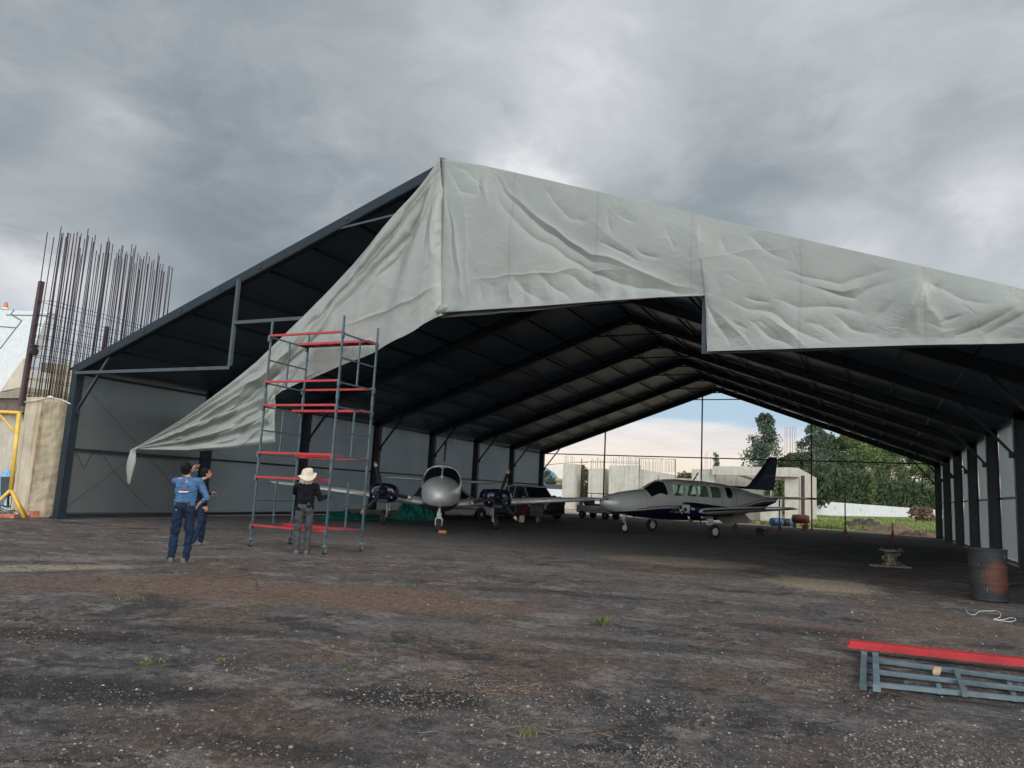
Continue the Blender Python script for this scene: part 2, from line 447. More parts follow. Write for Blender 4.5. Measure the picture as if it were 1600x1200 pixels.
# ================================================================== GROUND
def ground_mat():
    m_ = bpy.data.materials.new('worn_tarmac'); m_.use_nodes = True
    q = NT(m_.node_tree); b = m_.node_tree.nodes['Principled BSDF']
    P_ = q.new('ShaderNodeTexCoord').outputs['Object']
    wob = q.noise(P_, .9, 6, .62, out='Color')
    wobv = q.vmath('SUBTRACT', wob, (.5, .5, .5))
    def mask(cx, cy, rx, ry, rot=0, soft=.35, wb=1.3):
        v = q.vmath('SUBTRACT', P_, (cx, cy, 0))
        c, s_ = math.cos(R(rot)), math.sin(R(rot))
        u1 = q.math('DIVIDE', q.vmath('DOT_PRODUCT', v, (c, s_, 0)), rx)
        u2 = q.math('DIVIDE', q.vmath('DOT_PRODUCT', v, (-s_, c, 0)), ry)
        d = q.vmath('LENGTH', q.vmath('ADD', q.comb(u1, u2, 0), q.vmath('SCALE', wobv, scale=wb)))
        return q.step(d, 1-soft, 1+soft, 1.0, 0.0)
    big = q.noise(P_, .23, 6, .6, .6)
    med = q.noise(q.vmath('ADD', P_, (7, 3, 0)), 1.3, 8, .68, .8)
    fine = q.noise(P_, 22, 6, .75)
    grit = q.noise(P_, 85, 3, .7)
    med2 = q.noise(q.vmath('ADD', P_, (17, 23, 0)), 3.1, 9, .72, .4)
    mm = q.math('ADD', q.math('MULTIPLY', med, .62), q.math('MULTIPLY', med2, .38))
    col = q.ramp(mm, [(.36, (.026, .025, .027)), (.46, (.058, .055, .056)), (.56, (.095, .090, .089)), (.68, (.150, .143, .138))])
    # brown loose grit where the surface has broken up
    soil = q.step(q.noise(q.vmath('ADD', P_, (31, 9, 0)), .42, 9, .70, .3), .45, .56, 0, .88)
    soilcol = q.ramp(q.math('ADD', q.math('MULTIPLY', fine, .6), q.math('MULTIPLY', med2, .4)), [(.36, (.030, .023, .021)), (.50, (.078, .058, .048)), (.66, (.170, .130, .102))])
    col = q.mix(soil, col, soilcol)
    # worn islands of pale binder with sharp edges
    isl = q.step(q.noise(q.vmath('MULTIPLY', q.vmath('ADD', P_, (3, 41, 0)), (1, 1.3, 1)), 1.25, 10, .75, .2), .55, .57, 0, .72)
    col = q.mix(isl, col, q.mix(grit, (.115, .106, .101), (.205, .190, .179)))
    # dark tar stains
    tar = q.step(q.noise(q.vmath('ADD', P_, (77, 5, 0)), .85, 9, .74, .4), .555, .60, 0, .8)
    col = q.mix(tar, col, (.014, .0135, .015))
    def patch(mk, c, a=1.0):
        nonlocal col
        col = q.mix(q.math('MULTIPLY', mk, a), col, c)
    brown = q.ramp(fine, [(.35, (.07, .045, .034)), (.7, (.20, .130, .095))])
    tan = q.ramp(fine, [(.3, (.20, .17, .125)), (.7, (.34, .30, .23))])
    black = (.010, .010, .012)
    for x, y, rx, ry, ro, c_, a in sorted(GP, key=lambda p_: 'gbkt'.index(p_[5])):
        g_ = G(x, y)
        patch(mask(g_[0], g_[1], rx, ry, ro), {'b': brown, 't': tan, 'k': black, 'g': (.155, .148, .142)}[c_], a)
    # pale chips lying in the surface
    for sc, thr, rad, cc in ((48, .87, .30, (.30, .27, .24)), (21, .965, .20, (.34, .31, .27)), (95, .72, .33, (.20, .18, .16))):
        vn = q.new('ShaderNodeTexVoronoi'); q.put(vn.inputs['Vector'], P_); q.put(vn.inputs['Scale'], sc)
        pick = q.math('GREATER_THAN', q.sep(vn.outputs['Color'])[0], thr)
        near = q.math('LESS_THAN', vn.outputs['Distance'], rad)
        dens = q.step(q.noise(q.vmath('ADD', P_, (sc, 2, 0)), .8, 6, .65), .42, .62, .15, 1.0)
        patch(q.math('MULTIPLY', q.math('MULTIPLY', pick, near), dens), cc, .8)
    # cracks
    ck = q.voro(q.vmath('ADD', P_, q.vmath('SCALE', wobv, scale=1.2)), .75, 'DISTANCE_TO_EDGE')
    ckm = q.math('MULTIPLY', q.math('LESS_THAN', ck, .010), q.step(big, .4, .6))
    patch(ckm, (.008, .008, .008), .75)
    gr = q.noise(P_, 48, 4, .7); gr2 = q.noise(q.vmath('ADD', P_, (5, 5, 0)), 11, 6, .72)
    gm_ = q.math('ADD', q.step(gr, .30, .70, .55, 1.30), q.step(gr2, .34, .66, -.36, .36))
    col = q.vmath('SCALE', col, scale=q.math('MULTIPLY', gm_, 1.04))
    col = q.mix(1.0, col, (1.08, .985, .93), 'MULTIPLY')
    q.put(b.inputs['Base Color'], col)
    q.put(b.inputs['Roughness'], q.math('SUBTRACT', .95, q.math('MULTIPLY', tar, .30)))
    b.inputs['Specular IOR Level'].default_value = .35
    h = q.math('ADD', q.math('MULTIPLY', fine, .5), q.math('MULTIPLY', grit, .35))
    h = q.math('ADD', h, q.math('MULTIPLY', med, 1.2))
    h = q.math('SUBTRACT', h, q.math('MULTIPLY', ckm, .6))
    q.put(b.inputs['Normal'], q.bump(h, 1.0, .05))
    return m_
# patches on the tarmac and brightening painted on the hangar floor: pixel of the centre, radii in metres, turn, kind, strength
GP = [(1060, 877, 1.7, 1.3, 20, 't', .85), (1290, 914, .9, 1.3, 10, 't', .8), (1440, 862, 3.4, 5.5, 0, 'k', .8), (1330, 868, 2.2, 3.0, 10, 'k', .6),
      (420, 925, 3.6, 1.1, 25, 'b', .75), (620, 940, 1.6, .5, 20, 'b', .6), (1480, 975, 1.0, .9, 0, 'b', .55), (1330, 985, 1.3, .35, 10, 'b', .6),
      (20, 888, 1.6, .35, 60, 't', .75), (110, 872, 2.5, .35, 60, 'g', .7), (800, 862, .9, .25, 10, 'b', .9), (1430, 910, 1.6, .5, 0, 'b', .5),
      (640, 1090, .62, .26, 25, 'k', .9), (130, 1075, 1.0, .32, 25, 'k', .85), (60, 990, 1.2, .22, 25, 'k', .8), (330, 985, .9, .16, 25, 'k', .6), (1010, 1010, 1.1, .22, 20, 'k', .6), (1250, 985, .9, .30, 15, 'k', .6), (850, 925, 1.6, .25, 20, 'k', .55), (430, 1170, .7, .14, 20, 'k', .6), (950, 1170, .22, .07, 20, 'k', .9), (870, 962, .35, .22, 20, 'g', .9),
      (1210, 1037, .30, .16, 20, 'g', .8), (780, 1080, .5, .12, 25, 'b', .6), (1000, 900, 3.0, .8, 20, 'g', .35), (880, 1000, 2.0, .5, 20, 'g', .3),
      (1150, 930, 1.8, .5, 20, 'g', .4), (760, 830, 10, 9, 0, 'g', .8), (1000, 846, 6, 4, 0, 'g', .7), (1130, 850, 3, 3, 0, 'g', .5), (500, 870, 5.5, .5, 25, 'g', .25), (700, 850, 5, 1.2, 25, 'g', .3)]  # the widest grey ones paint extra light onto the hangar floor
def sheet(name, x0, x1, y0, y1, z, mat, fx=None):
    b = MB()
    b.add([(x0, y0, z), (x1, y0, z), (x1, y1, z), (x0, y1, z)], [(0, 1, 2, 3)])
    o = b.build(name, mat); return tag(o, kind='structure')
def field_mat():
    m_ = bpy.data.materials.new('field'); m_.use_nodes = True
    q = NT(m_.node_tree); b = m_.node_tree.nodes['Principled BSDF']
    P_ = q.new('ShaderNodeTexCoord').outputs['Object']
    x_, y_, z_ = q.sep(P_)
    n_ = q.noise(P_, .09, 7, .6, .4); f_ = q.noise(P_, 1.2, 7, .7)
    grass = q.ramp(f_, [(.3, (.055, .085, .022)), (.7, (.13, .17, .045))])
    dry = q.ramp(f_, [(.3, (.17, .13, .07)), (.7, (.30, .23, .13))])
    earth = q.ramp(f_, [(.3, (.22, .17, .12)), (.7, (.38, .31, .23))])
    # bare earth near the building site on the left, grass to the right
    side = q.math('ADD', q.math('ADD', x_, q.math('MULTIPLY', y_, .05)), q.math('MULTIPLY', q.math('SUBTRACT', n_, .5), 26))
    c = q.mix(q.step(side, -7, 3), earth, grass)
    c = q.mix(q.math('MULTIPLY', q.step(n_, .50, .58), .8), c, dry)
    q.put(b.inputs['Base Color'], c); b.inputs['Roughness'].default_value = 1
    q.put(b.inputs['Normal'], q.bump(f_, .5, .1))
    return m_
gm = MB()
gm.add([(-6000, -3000, -.02), (6000, -3000, -.02), (6000, 9000, -.02), (-6000, 9000, -.02)], [(0, 1, 2, 3)])
tag(gm.build('ground', field_mat()), kind='structure')
tm = MB()
edge = []
nx = 60
for i in range(nx+1):
    x_ = -60+100*i/nx
    edge.append((x_, 52.5+.9*mnoise.noise(Vector((x_*.23, 3, 0)))+.5*mnoise.noise(Vector((x_*.9, 8, 0))), 0))
vs = [(-60+100*i/nx, -25, 0) for i in range(nx+1)]+edge
tm.add(vs, [(i, i+1, nx+2+i, nx+1+i) for i in range(nx)])
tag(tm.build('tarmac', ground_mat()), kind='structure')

# loose stones over the tarmac
st = MB()
def stone(x, y, r_):
    a = rng.uniform(0, 6.28); fl = rng.uniform(.4, .8)
    vs = []
    for k in range(5):
        an = a+k*1.2566; rr = r_*rng.uniform(.7, 1.2)
        vs.append((x+rr*math.cos(an), y+rr*math.sin(an), .001))
    for k in range(4):
        an = a+.4+k*1.57; rr = r_*rng.uniform(.4, .75)
        vs.append((x+rr*math.cos(an), y+rr*math.sin(an), r_*fl*rng.uniform(.8, 1.2)))
    st.add(vs, [(0, 1, 6, 5), (1, 2, 6), (2, 3, 7, 6), (3, 4, 8, 7), (4, 0, 5, 8), (5, 6, 7, 8)])
for i in range(34000):
    k = rng.random()
    if k < .62:     # gravel bank at the lower right
        px, py = rng.uniform(620, 1660), 1230-abs(rng.gauss(0, 110))
        if py < 1000+.0*px and rng.random() < .6: continue
        if px < 1000 and rng.random() < .5: continue
    elif k < .72:   # pebbly hollows
        cx, cy, sx, sy = rng.choice([(640, 1090, 80, 22), (140, 1075, 110, 26), (420, 1060, 120, 25), (60, 985, 60, 12), (1370, 960, 160, 22), (760, 1075, 60, 14)])
        px, py = rng.gauss(cx, sx), rng.gauss(cy, sy)
    else:
        px, py = rng.uniform(-40, 1640), rng.triangular(860, 1230, 1180)
    g_ = G(px, py)
    if g_[1] < 1 or g_[1] > 22: continue
    if mnoise.noise(Vector((g_[0]*.9, g_[1]*.9, 4))) < -.10 and rng.random() < .8: continue
    stone(g_[0], g_[1], min(.022, max(.0035, rng.lognormvariate(-5.15, .42)))*(1 if g_[1] < 8 else 1.5))
def island_mat(name, stops, rough=.9):
    m_ = bpy.data.materials.new(name); m_.use_nodes = True
    q = NT(m_.node_tree); b = m_.node_tree.nodes['Principled BSDF']
    g = q.new('ShaderNodeNewGeometry')
    q.put(b.inputs['Base Color'], q.ramp(g.outputs['Random Per Island'], stops)); b.inputs['Roughness'].default_value = rough
    return m_
tag(st.build('gravel', island_mat('gravel', [(0, (.03, .028, .028)), (.4, (.08, .068, .062)), (.4, (.06, .052, .048)), (.75, (.11, .087, .070)), (.93, (.17, .145, .118)), (1, (.30, .275, .245))])),
    'small loose stones and gravel scattered over the tarmac', 'gravel', kind='stuff')
# dry twigs and straw in the hollow
tw = MB()
for i in range(150):
    cx, cy, sx, sy = rng.choice([(660, 1090, 90, 22), (800, 1078, 50, 8), (790, 1140, 40, 8), (900, 1145, 50, 5), (780, 860, 40, 3)])
    g_ = G(rng.gauss(cx, sx), rng.gauss(cy, sy)); a = rng.uniform(0, 6.28); L = rng.uniform(.04, .16)*(1 if cy > 900 else 1.6)
    pts = []; x_, y_ = g_[0], g_[1]
    for k in range(4):
        pts.append((x_, y_, .006+.008*rng.random())); x_ += L/3*math.cos(a); y_ += L/3*math.sin(a); a += rng.uniform(-.6, .6)
    tw.tube(pts, .0016 if cy > 900 else .003, 4)
tag(tw.build('dry_twigs', island_mat('straw', [(0, (.12, .07, .04)), (1, (.28, .19, .12))])), 'dry twigs and straw lying in the gravelly hollow', 'twigs', kind='stuff')

M['blade'] = island_mat('grass_blades', [(0, (.05, .07, .02)), (.6, (.10, .12, .04)), (1, (.22, .18, .09))])
def tuft(px, py, n, h, sp, label):
    g_ = G(px, py)
    b = MB()
    for k in range(n):
        a = rng.uniform(0, 6.28); r_ = sp*rng.random(); bx_, by_ = r_*math.cos(a), r_*math.sin(a)
        hh = h*rng.uniform(.4, 1); an = rng.uniform(0, 6.28); ln_ = hh*rng.uniform(.3, 1.2)
        wx, wy = .004*math.sin(an), -.004*math.cos(an)
        tx, ty = bx_+ln_*math.cos(an), by_+ln_*math.sin(an)
        b.add([(bx_-wx, by_-wy, 0), (bx_+wx, by_+wy, 0), ((bx_+tx)/2+wx, (by_+ty)/2+wy, hh*.75), (tx, ty, hh), ((bx_+tx)/2-wx, (by_+ty)/2-wy, hh*.75)], [(0, 1, 2, 3, 4)])
    o = b.build('grass_tuft', M['blade'], recalc=False); o.location = (g_[0], g_[1], 0)
    tag(o, label, 'weed', 'weeds growing through the tarmac', 'stuff' if sp > .14 else None)
tuft(940, 977, 70, .11, .06, 'pointed yellowish grass tuft standing in the middle of the tarmac')
tuft(236, 1036, 80, .03, .10, 'flat green weed rosette in the lower left tarmac')
tuft(545, 1048, 40, .022, .05, 'tiny round weed beside the pebbly hollow')
tuft(344, 1034, 30, .03, .05, 'faint small weed right of the flat green rosette')
tuft(632, 916, 50, .05, .16, 'low weed clump in front of the scaffold tower')
tuft(820, 1150, 35, .05, .07, 'reddish straggly weed at the bottom of the tarmac')
tuft(200, 936, 70, .03, .22, 'thin green weeds in the dark ground on the left')

# ================================================================== HANGAR
XA, ZA, SL = -8.62, 8.95, .366
XL, XR = -20.72, 3.72
Yf = lambda i: 13.93+5.042*i
roofz = lambda x: ZA-SL*abs(x-XA)
hangar = thing('hangar', 'large dark steel framed hangar with grey membrane walls and charcoal roof', 'hangar', (XA, 13.93, 0))
D = .32
for i in range(8):
    y = Yf(i)
    for sx in (-1, 1):
        xin = XL if sx < 0 else XR
        wd = .25 if i == 0 else .34
        b = MB()
        xc = xin+sx*wd/2
        zt = roofz(xin+sx*wd)-.03
        b.box((xin+sx*.012, y, zt/2), (.024, .22, zt)); b.box((xin+sx*(wd-.012), y, zt/2), (.024, .22, zt))   # flanges
        b.box((xc, y, zt/2), (wd-.05, .05, zt))                                                              # web
        b.box((xin+sx*.10, y, .012), (.45, .40, .024))                                                       # base plate
        for k in range(4): b.box((xc+(-1, 1)[k % 2]*.15, y+(-1, 1)[k//2]*.15, .04), (.03, .03, .05))
        if i == 0: b.box((xc, y-.115, zt/2), (wd, .012, zt-.02))
        b.build('column', M['steel_face'] if i == 0 and sx < 0 else M['steel'], hangar, world=True)
        # rafter (I section following the slope)
        b = MB()
        dd = .24 if i == 0 else D
        p0 = Vector((xin+sx*wd, y, roofz(xin+sx*wd))); p1 = Vector((XA+sx*.012, y, ZA))
        nrm = Vector((sx*SL, 0, 1)).normalized()
        off = lambda d_: -nrm*d_
        b.bar(p0+off(.015), p1+off(.015), .20, .03, nrm); b.bar(p0+off(dd), p1+off(dd), .20, .03, nrm); b.bar(p0+off(dd/2), p1+off(dd/2), .05, dd-.04, nrm)
        if i == 0: b.bar(p0+off(dd/2)+Vector((0, -.106, 0)), p1+off(dd/2)+Vector((0, -.106, 0)), .012, dd-.01, nrm)
        b.build('rafter', M['steel_face'] if i == 0 and sx < 0 else M['steel'], hangar, world=True)
        # knee brace
        b = MB()
        xb = xin-sx*1.2
        b.bar((xin, y, 3.1), (xb, y, roofz(xb)-dd*1.02), .07, .07)
        b.box((xin-sx*.05, y, 3.1), (.14, .03, .16))
        b.build('knee_brace', M['steel'], hangar, world=True)
    if i > 0:
        b = MB()
        b.bar((XA-.56, y, 8.52), (XA+.56, y, 8.52), .05, .06); b.bar((XA-1.62, y, 8.07), (XA+1.62, y, 8.07), .05, .06)
        b.build('collar_tie', M['steel'], hangar, world=True)
for k in range(1, 9):
    for sx in (-1, 1):
        b = MB(); x = XA+sx*(1.36*k+(.0 if k else 0)); z = roofz(x)-.10
        b.bar((x, Yf(0)-.02, z), (x, Yf(7), z), .05, .10)
        b.build('purlin', M['steel'], hangar, world=True)
        if k in (2, 4, 5, 6, 7) or k == 8:
            b = MB()
            b.box((x, Yf(0)-.125, roofz(x)-.10), (.045, .02, .11), rot=Matrix.Rotation(sx*.35, 3, 'Y')); b.box((x+.05, Yf(0)-.125, roofz(x)-.13), (.05, .02, .05))
            b.build('purlin_bracket', M['black'], hangar, world=True)
b = MB(); b.bar((XA, Yf(0), ZA-.09), (XA, Yf(7), ZA-.09), .08, .10); b.build('ridge_purlin', M['steel'], hangar, world=True)
for xw, wy in ((XL-.30, 1), (XR+.30, -1)):
    for i in range(7):
        b = MB(); b.bar((xw, Yf(i), 2.0), (xw, Yf(i+1), 2.0), .05, .07); b.bar((xw, Yf(i), 4.24), (xw, Yf(i+1), 4.24), .05, .07); b.bar((xw, Yf(i), .10), (xw, Yf(i+1), .10), .05, .05)
        b.build('girt', M['steel'], hangar, world=True)
# roof sheets, one per bay and slope, slightly sagging between the purlins
def grid(nu, nv, fn):
    b = MB(); vs = [fn(i/nu, j/nv) for j in range(nv+1) for i in range(nu+1)]
    b.add(vs, [(j*(nu+1)+i, j*(nu+1)+i+1, (j+1)*(nu+1)+i+1, (j+1)*(nu+1)+i) for j in range(nv) for i in range(nu)], True)
    return b
for sx in (-1, 1):
    xe = (XL-.55) if sx < 0 else (XR+.55)
    for i in range(7):
        def fn(u, v):
            x = XA+(xe-XA)*u; y = Yf(i)+(Yf(i+1)-Yf(i))*v
            if i == 0 and v == 0: y -= .05
            return (x, y, roofz(x)+.02+.025*math.sin(PI*v)*math.sin(u*9*PI)**2+.012*mnoise.noise(Vector((x*1.1, y*1.1, 3))))
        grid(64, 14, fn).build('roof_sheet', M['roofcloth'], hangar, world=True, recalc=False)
# wall membranes
for sx in (-1, 1):
    xw = (XL-.36) if sx < 0 else (XR+.36)
    for i in range(7):
        sd_ = i*7+sx
        def fn(u, v):
            y = Yf(i)+.02+(Yf(i+1)-Yf(i)-.04)*u; z = .16+(roofz(xw)-.16-.005)*v
            pleat = .035*math.sin(u*95+3*math.sin(u*13+sd_)+sd_)*max(0, (v-.70)/.30)**1.5*(1 if i else .25)*(.35+.65*abs(math.sin(u*7+sd_)))
            slack = .05*math.sin(PI*u)*math.sin(PI*v)*math.sin(sd_)+.02*mnoise.noise(Vector((y*.9, z*.9, sd_)))+.03*mnoise.noise(Vector((y*.5+z*1.5, z*.6-y*.6, sd_)))*(1-v)
            return (xw+pleat+slack, y, z)
        o = grid(110, 40, fn).build('wall_panel', M['wallcloth'], hangar, world=True, recalc=False)
        b = MB(); b.box((xw, (Yf(i)+Yf(i+1))/2, .10), (.05, 4.9, .11)); b.build('base_strip', M['white'] if sx > 0 else M['frame_grey'], hangar, world=True)  # strip at the wall foot, white on the right, grey on the left
# bracing cables of the first bays
for (a, b_) in (((XL-.24, Yf(0)+.2, 4.0), (XL-.24, Yf(1)-.2, .3)), ((XL-.22, Yf(0)+.2, .3), (XL-.22, Yf(1)-.2, 4.0)), ((XR+.24, Yf(5)+.2, 4.0), (XR+.24, Yf(6)-.2, .3))):
    b = MB(); b.tube([a, b_], .006, 6); b.build('bracing_cable', M['steel'], hangar, world=True)
b = MB(); pts = []
for k in range(15):
    u = k/14; pts.append((XL-.2+.1*u, Yf(0)+1.1+1.9*u, 2.02-1.75*u**.8))
b.tube(pts, .008, 5)
b.tube([(XL-.2, Yf(0)+.25, 2.0), (XL-.18, Yf(0)+.6, 1.45), (XL-.2, Yf(0)+.85, 2.0)], .010, 5)
b.build('hanging_rope', M['steel'], hangar, world=True)
# stepped door frame of the front gable
b = MB()
yd = 13.76
for p, q_ in (((XL, yd, 4.2), (-14.61, yd, 4.2)), ((-14.65, yd, 4.16), (-14.65, yd, roofz(-14.65)-.2)), ((-14.61, yd, 5.38), (-2.67, yd, 5.36)),
              ((-2.65, yd, 4.16), (-2.65, yd, 5.40)), ((-2.61, yd, 4.20), (XR, yd, 4.2))):
    b.bar(p, q_, .08, .085)
b.build('door_frame', M['frame_grey'], hangar, world=True)
b = MB(); b.bar((-11.6, yd+.1, 7.62), (-9.2, yd+.1, 7.86), .05, .05); b.build('gable_strut', M['frame_grey'], hangar, world=True)
b = MB(); b.bar((-14.9, 15.2, 4.15), (XL+.1, Yf(1), 4.1), .03, .03); b.build('gable_strut', M['steel'], hangar, world=True)
# open rear gable: slim posts and one rail
for x in (-16.19, -9.55, -2.86):
    b = MB(); b.bar((x, Yf(7), 0), (x, Yf(7), roofz(x)-.3), .08, .08); b.build('gable_post', M['steel'], hangar, world=True)
b = MB(); b.bar((XL, Yf(7), 4.22), (XR, Yf(7), 4.22), .06, .07); b.build('gable_rail', M['steel'], hangar, world=True)

# ================================================================== GABLE TARPAULIN
def seg_dist(X, Z, poly):
    """distance and signed side to a polyline and position along it (0..1)"""
    best = np.full(X.shape, 1e9); side = np.zeros(X.shape); tt = np.zeros(X.shape)
    n = len(poly)-1
    for i in range(n):
        ax, az = poly[i]; bx_, bz = poly[i+1]
        ex, ez = bx_-ax, bz-az; L2 = ex*ex+ez*ez+1e-12
        t_ = np.clip(((X-ax)*ex+(Z-az)*ez)/L2, 0, 1)
        qx, qz = X-(ax+t_*ex), Z-(az+t_*ez)
        d_ = np.hypot(qx, qz); sgn = np.sign(ex*qz-ez*qx)
        k = d_ < best
        best = np.where(k, d_, best); side = np.where(k, sgn, side); tt = np.where(k, (i+t_)/n, tt)
    return best, side, tt
def stroke_field(X, Z, strokes, Y0):
    dsp = np.zeros(X.shape)
    for pts, wd, amp in strokes:
        wd *= (.80 if wd > .055 else .6) if wd > .03 else 1; amp *= .62*(2.2 if strokes is SLF else 1.0)
        poly = []
        for x, y in pts:
            p = atY(x, y, Y0); poly.append((p[0], p[2]))
        d_, sg, t_ = seg_dist(X, Z, poly)
        ws = np.where(sg*(1 if amp > 0 else -1) > 0, wd*.75, wd*2.1)
        taper = np.sin(np.pi*np.clip(t_, .02, .98))**.75
        taper = np.maximum(taper, .06)
        dsp += amp*taper*np.exp(-(d_/ws)**1.02)
    return dsp
def cr(pts, ox, oy, s): return [(x/s+ox, y/s+oy) for x, y in pts]
A_ = lambda *p: cr(p, 680, 240, 3.478)
B_ = lambda *p: cr(p, 1060, 340, 2.963)
C_ = lambda *p: cr(p, 400, 240, 4.0)
D_ = lambda *p: cr(p, 160, 440, 2.963)
SR = [(A_((300, 105), (370, 200), (480, 320), (600, 430), (720, 510), (860, 580), (1000, 610)), .13, -.13),
      (A_((300, 130), (340, 240), (420, 360), (520, 450), (610, 500), (740, 580), (840, 630), (960, 680), (1100, 720), (1300, 745), (1460, 765)), .12, -.12),
      (A_((330, 120), (430, 230), (560, 350), (700, 460), (840, 540), (1010, 590), (1090, 620), (1200, 680), (1320, 715), (1450, 755)), .10, .10),
      (A_((570, 660), (650, 730), (760, 800)), .11, -.07), (A_((700, 650), (800, 720), (930, 785)), .11, -.08), (A_((430, 690), (500, 760), (580, 800)), .10, -.06),
      (A_((80, 250), (130, 500), (150, 820)), .09, .07), (A_((60, 120), (90, 400), (110, 700)), .06, -.06), (A_((165, 260), (175, 500), (180, 800)), .05, .03),
      (A_((50, 50), (150, 200), (250, 240)), .06, -.05), (A_((60, 45), (160, 100), (270, 170)), .07, -.05), (A_((290, 100), (270, 180), (285, 290)), .06, .07),
      (A_((250, 110), (240, 180), (250, 240)), .04, -.04), (A_((600, 190), (640, 250), (740, 350), (830, 360)), .07, -.055), (A_((930, 290), (945, 380), (960, 450)), .05, -.035),
      (A_((1270, 400), (1290, 480), (1310, 540)), .05, -.03), (A_((1000, 320), (1100, 370)), .06, -.04), (A_((880, 490), (980, 530), (1130, 585)), .05, -.05),
      (A_((1090, 520), (1230, 580)), .05, -.04), (A_((770, 280), (960, 470), (1100, 560)), .20, .04), (A_((1420, 400), (1440, 480), (1400, 560)), .10, .05),
      (A_((310, 700), (330, 820)), .09, -.04), (A_((390, 700), (420, 810)), .08, .04), (A_((240, 700), (250, 830)), .07, -.03),
      (B_((330, 80), (400, 140), (520, 210)), .07, -.055), (B_((180, 50), (230, 150), (330, 200), (430, 340)), .10, -.04), (B_((430, 230), (580, 270), (740, 300), (860, 270), (980, 245)), .07, -.06),
      (B_((470, 280), (650, 330), (820, 380), (900, 320), (1040, 290)), .08, -.07), (B_((450, 385), (560, 410), (720, 420), (880, 450)), .08, -.065),
      (B_((700, 460), (800, 510), (930, 540)), .07, -.06), (B_((1100, 280), (1080, 400), (1000, 570)), .11, .10), (B_((1120, 290), (1110, 420), (1110, 560)), .09, .07),
      (B_((1060, 300), (960, 420), (900, 470)), .09, -.05), (B_((1150, 310), (1300, 380), (1450, 400)), .08, -.06), (B_((1560, 410), (1400, 510), (1280, 560)), .10, -.09),
      (B_((1640, 430), (1500, 500), (1400, 560)), .10, -.09), (B_((1300, 450), (1200, 500)), .05, -.04), (B_((135, 370), (170, 480), (230, 600)), .08, -.09),
      (B_((150, 400), (250, 520), (330, 600)), .08, .05), (B_((200, 380), (320, 420), (480, 470), (600, 540), (700, 590)), .08, -.065), (B_((300, 370), (430, 410)), .05, -.045),
      (B_((590, 470), (760, 570)), .06, -.045), (B_((245, 490), (320, 530)), .04, -.035), (B_((310, 470), (440, 560), (540, 595)), .06, -.055), (B_((380, 460), (520, 520), (600, 600)), .07, .05),
      (B_((1160, 320), (1200, 340)), .06, -.05), (B_((1100, 270), (1150, 420), (1250, 560)), .12, .06), (B_((860, 320), (760, 340), (560, 310)), .10, .05),
      (A_((60, 835), (170, 825), (300, 700)), .02, .0), (A_((170, 700), (390, 668), (740, 635), (1020, 620)), .022, .035), (B_((60, 190), (210, 170), (560, 130)), .02, .02)]
SLF = [(C_((1180, 45), (1020, 250), (900, 430), (560, 850), (300, 1120)), .07, -.10), (C_((1150, 70), (1050, 270), (960, 480), (700, 760), (450, 1080)), .08, -.09),
       (C_((1130, 180), (1040, 400), (900, 600), (760, 780), (640, 1050)), .09, -.06), (C_((1170, 100), (1000, 300), (860, 520), (500, 950)), .05, .07),
       (C_((1175, 150), (1080, 420), (1060, 600)), .06, -.04), (C_((1120, 300), (1110, 600), (1140, 800)), .05, .03),
       (C_((560, 1080), (740, 1010), (960, 910), (1080, 850), (1150, 815)), .022, .035),
       (D_((1040, 80), (870, 330), (640, 530), (400, 680), (160, 770)), .06, .07), (D_((1090, 60), (960, 240), (820, 400), (600, 590), (350, 720), (170, 775)), .07, -.09),
       (D_((1150, 60), (1000, 260), (780, 440), (600, 620), (400, 730)), .08, -.09), (D_((960, 380), (770, 560), (600, 680), (450, 740), (250, 780)), .07, -.07),
       (D_((900, 500), (760, 620), (620, 720), (500, 775)), .06, -.05), (D_((800, 600), (740, 690), (650, 760)), .05, .05), (D_((1000, 430), (850, 510), (790, 560)), .06, .05),
       (D_((700, 520), (520, 640), (300, 740)), .05, .06), (D_((1240, 250), (1230, 340)), .05, .03), (D_((1100, 300), (1090, 400)), .06, -.03)]
rc = random.Random(21)
def creases(n, x0, x1, y0f, y1f, ang, spread):
    out = []
    for _ in range(n):
        px = rc.uniform(x0, x1); py = y0f(px)+(y1f(px)-y0f(px))*rc.random(); a = R(rc.gauss(ang, spread)); L = rc.uniform(9, 42)
        k = rc.uniform(-.5, .5)
        out.append(([(px-L/2*math.cos(a), py-L/2*math.sin(a)), (px+k*4, py+k*4), (px+L/2*math.cos(a+k*.5), py+L/2*math.sin(a+k*.5))], rc.uniform(.015, .040), rc.uniform(-.015, .012)))
    return out
SR += creases(34, 720, 1100, lambda x: 262+(x-720)*.235, lambda x: 480-(x-720)*.05, 35, 35)
SR += creases(46, 1110, 1590, lambda x: 362+(x-1110)*.225, lambda x: 540, 25, 35)
SR += creases(60, 700, 1000, lambda x: 452-(x-700)*.06, lambda x: 484-(x-700)*.04, 80, 25)
SR += creases(14, 740, 860, lambda x: 268+(x-740)*.235, lambda x: 330, 60, 30)
SLF += creases(46, 520, 690, lambda x: 300+(690-x)*1.05, lambda x: 480+(690-x)*.5, -52, 16)
SLF += creases(40, 300, 520, lambda x: 480+(520-x)*.78, lambda x: 590+(520-x)*.35, -38, 10)
def plerp(pts, s):
    n = len(pts)-1; k = min(int(s*n), n-1); f_ = s*n-k
    return pts[k][0]*(1-f_)+pts[k+1][0]*f_, pts[k][1]*(1-f_)+pts[k+1][1]*f_
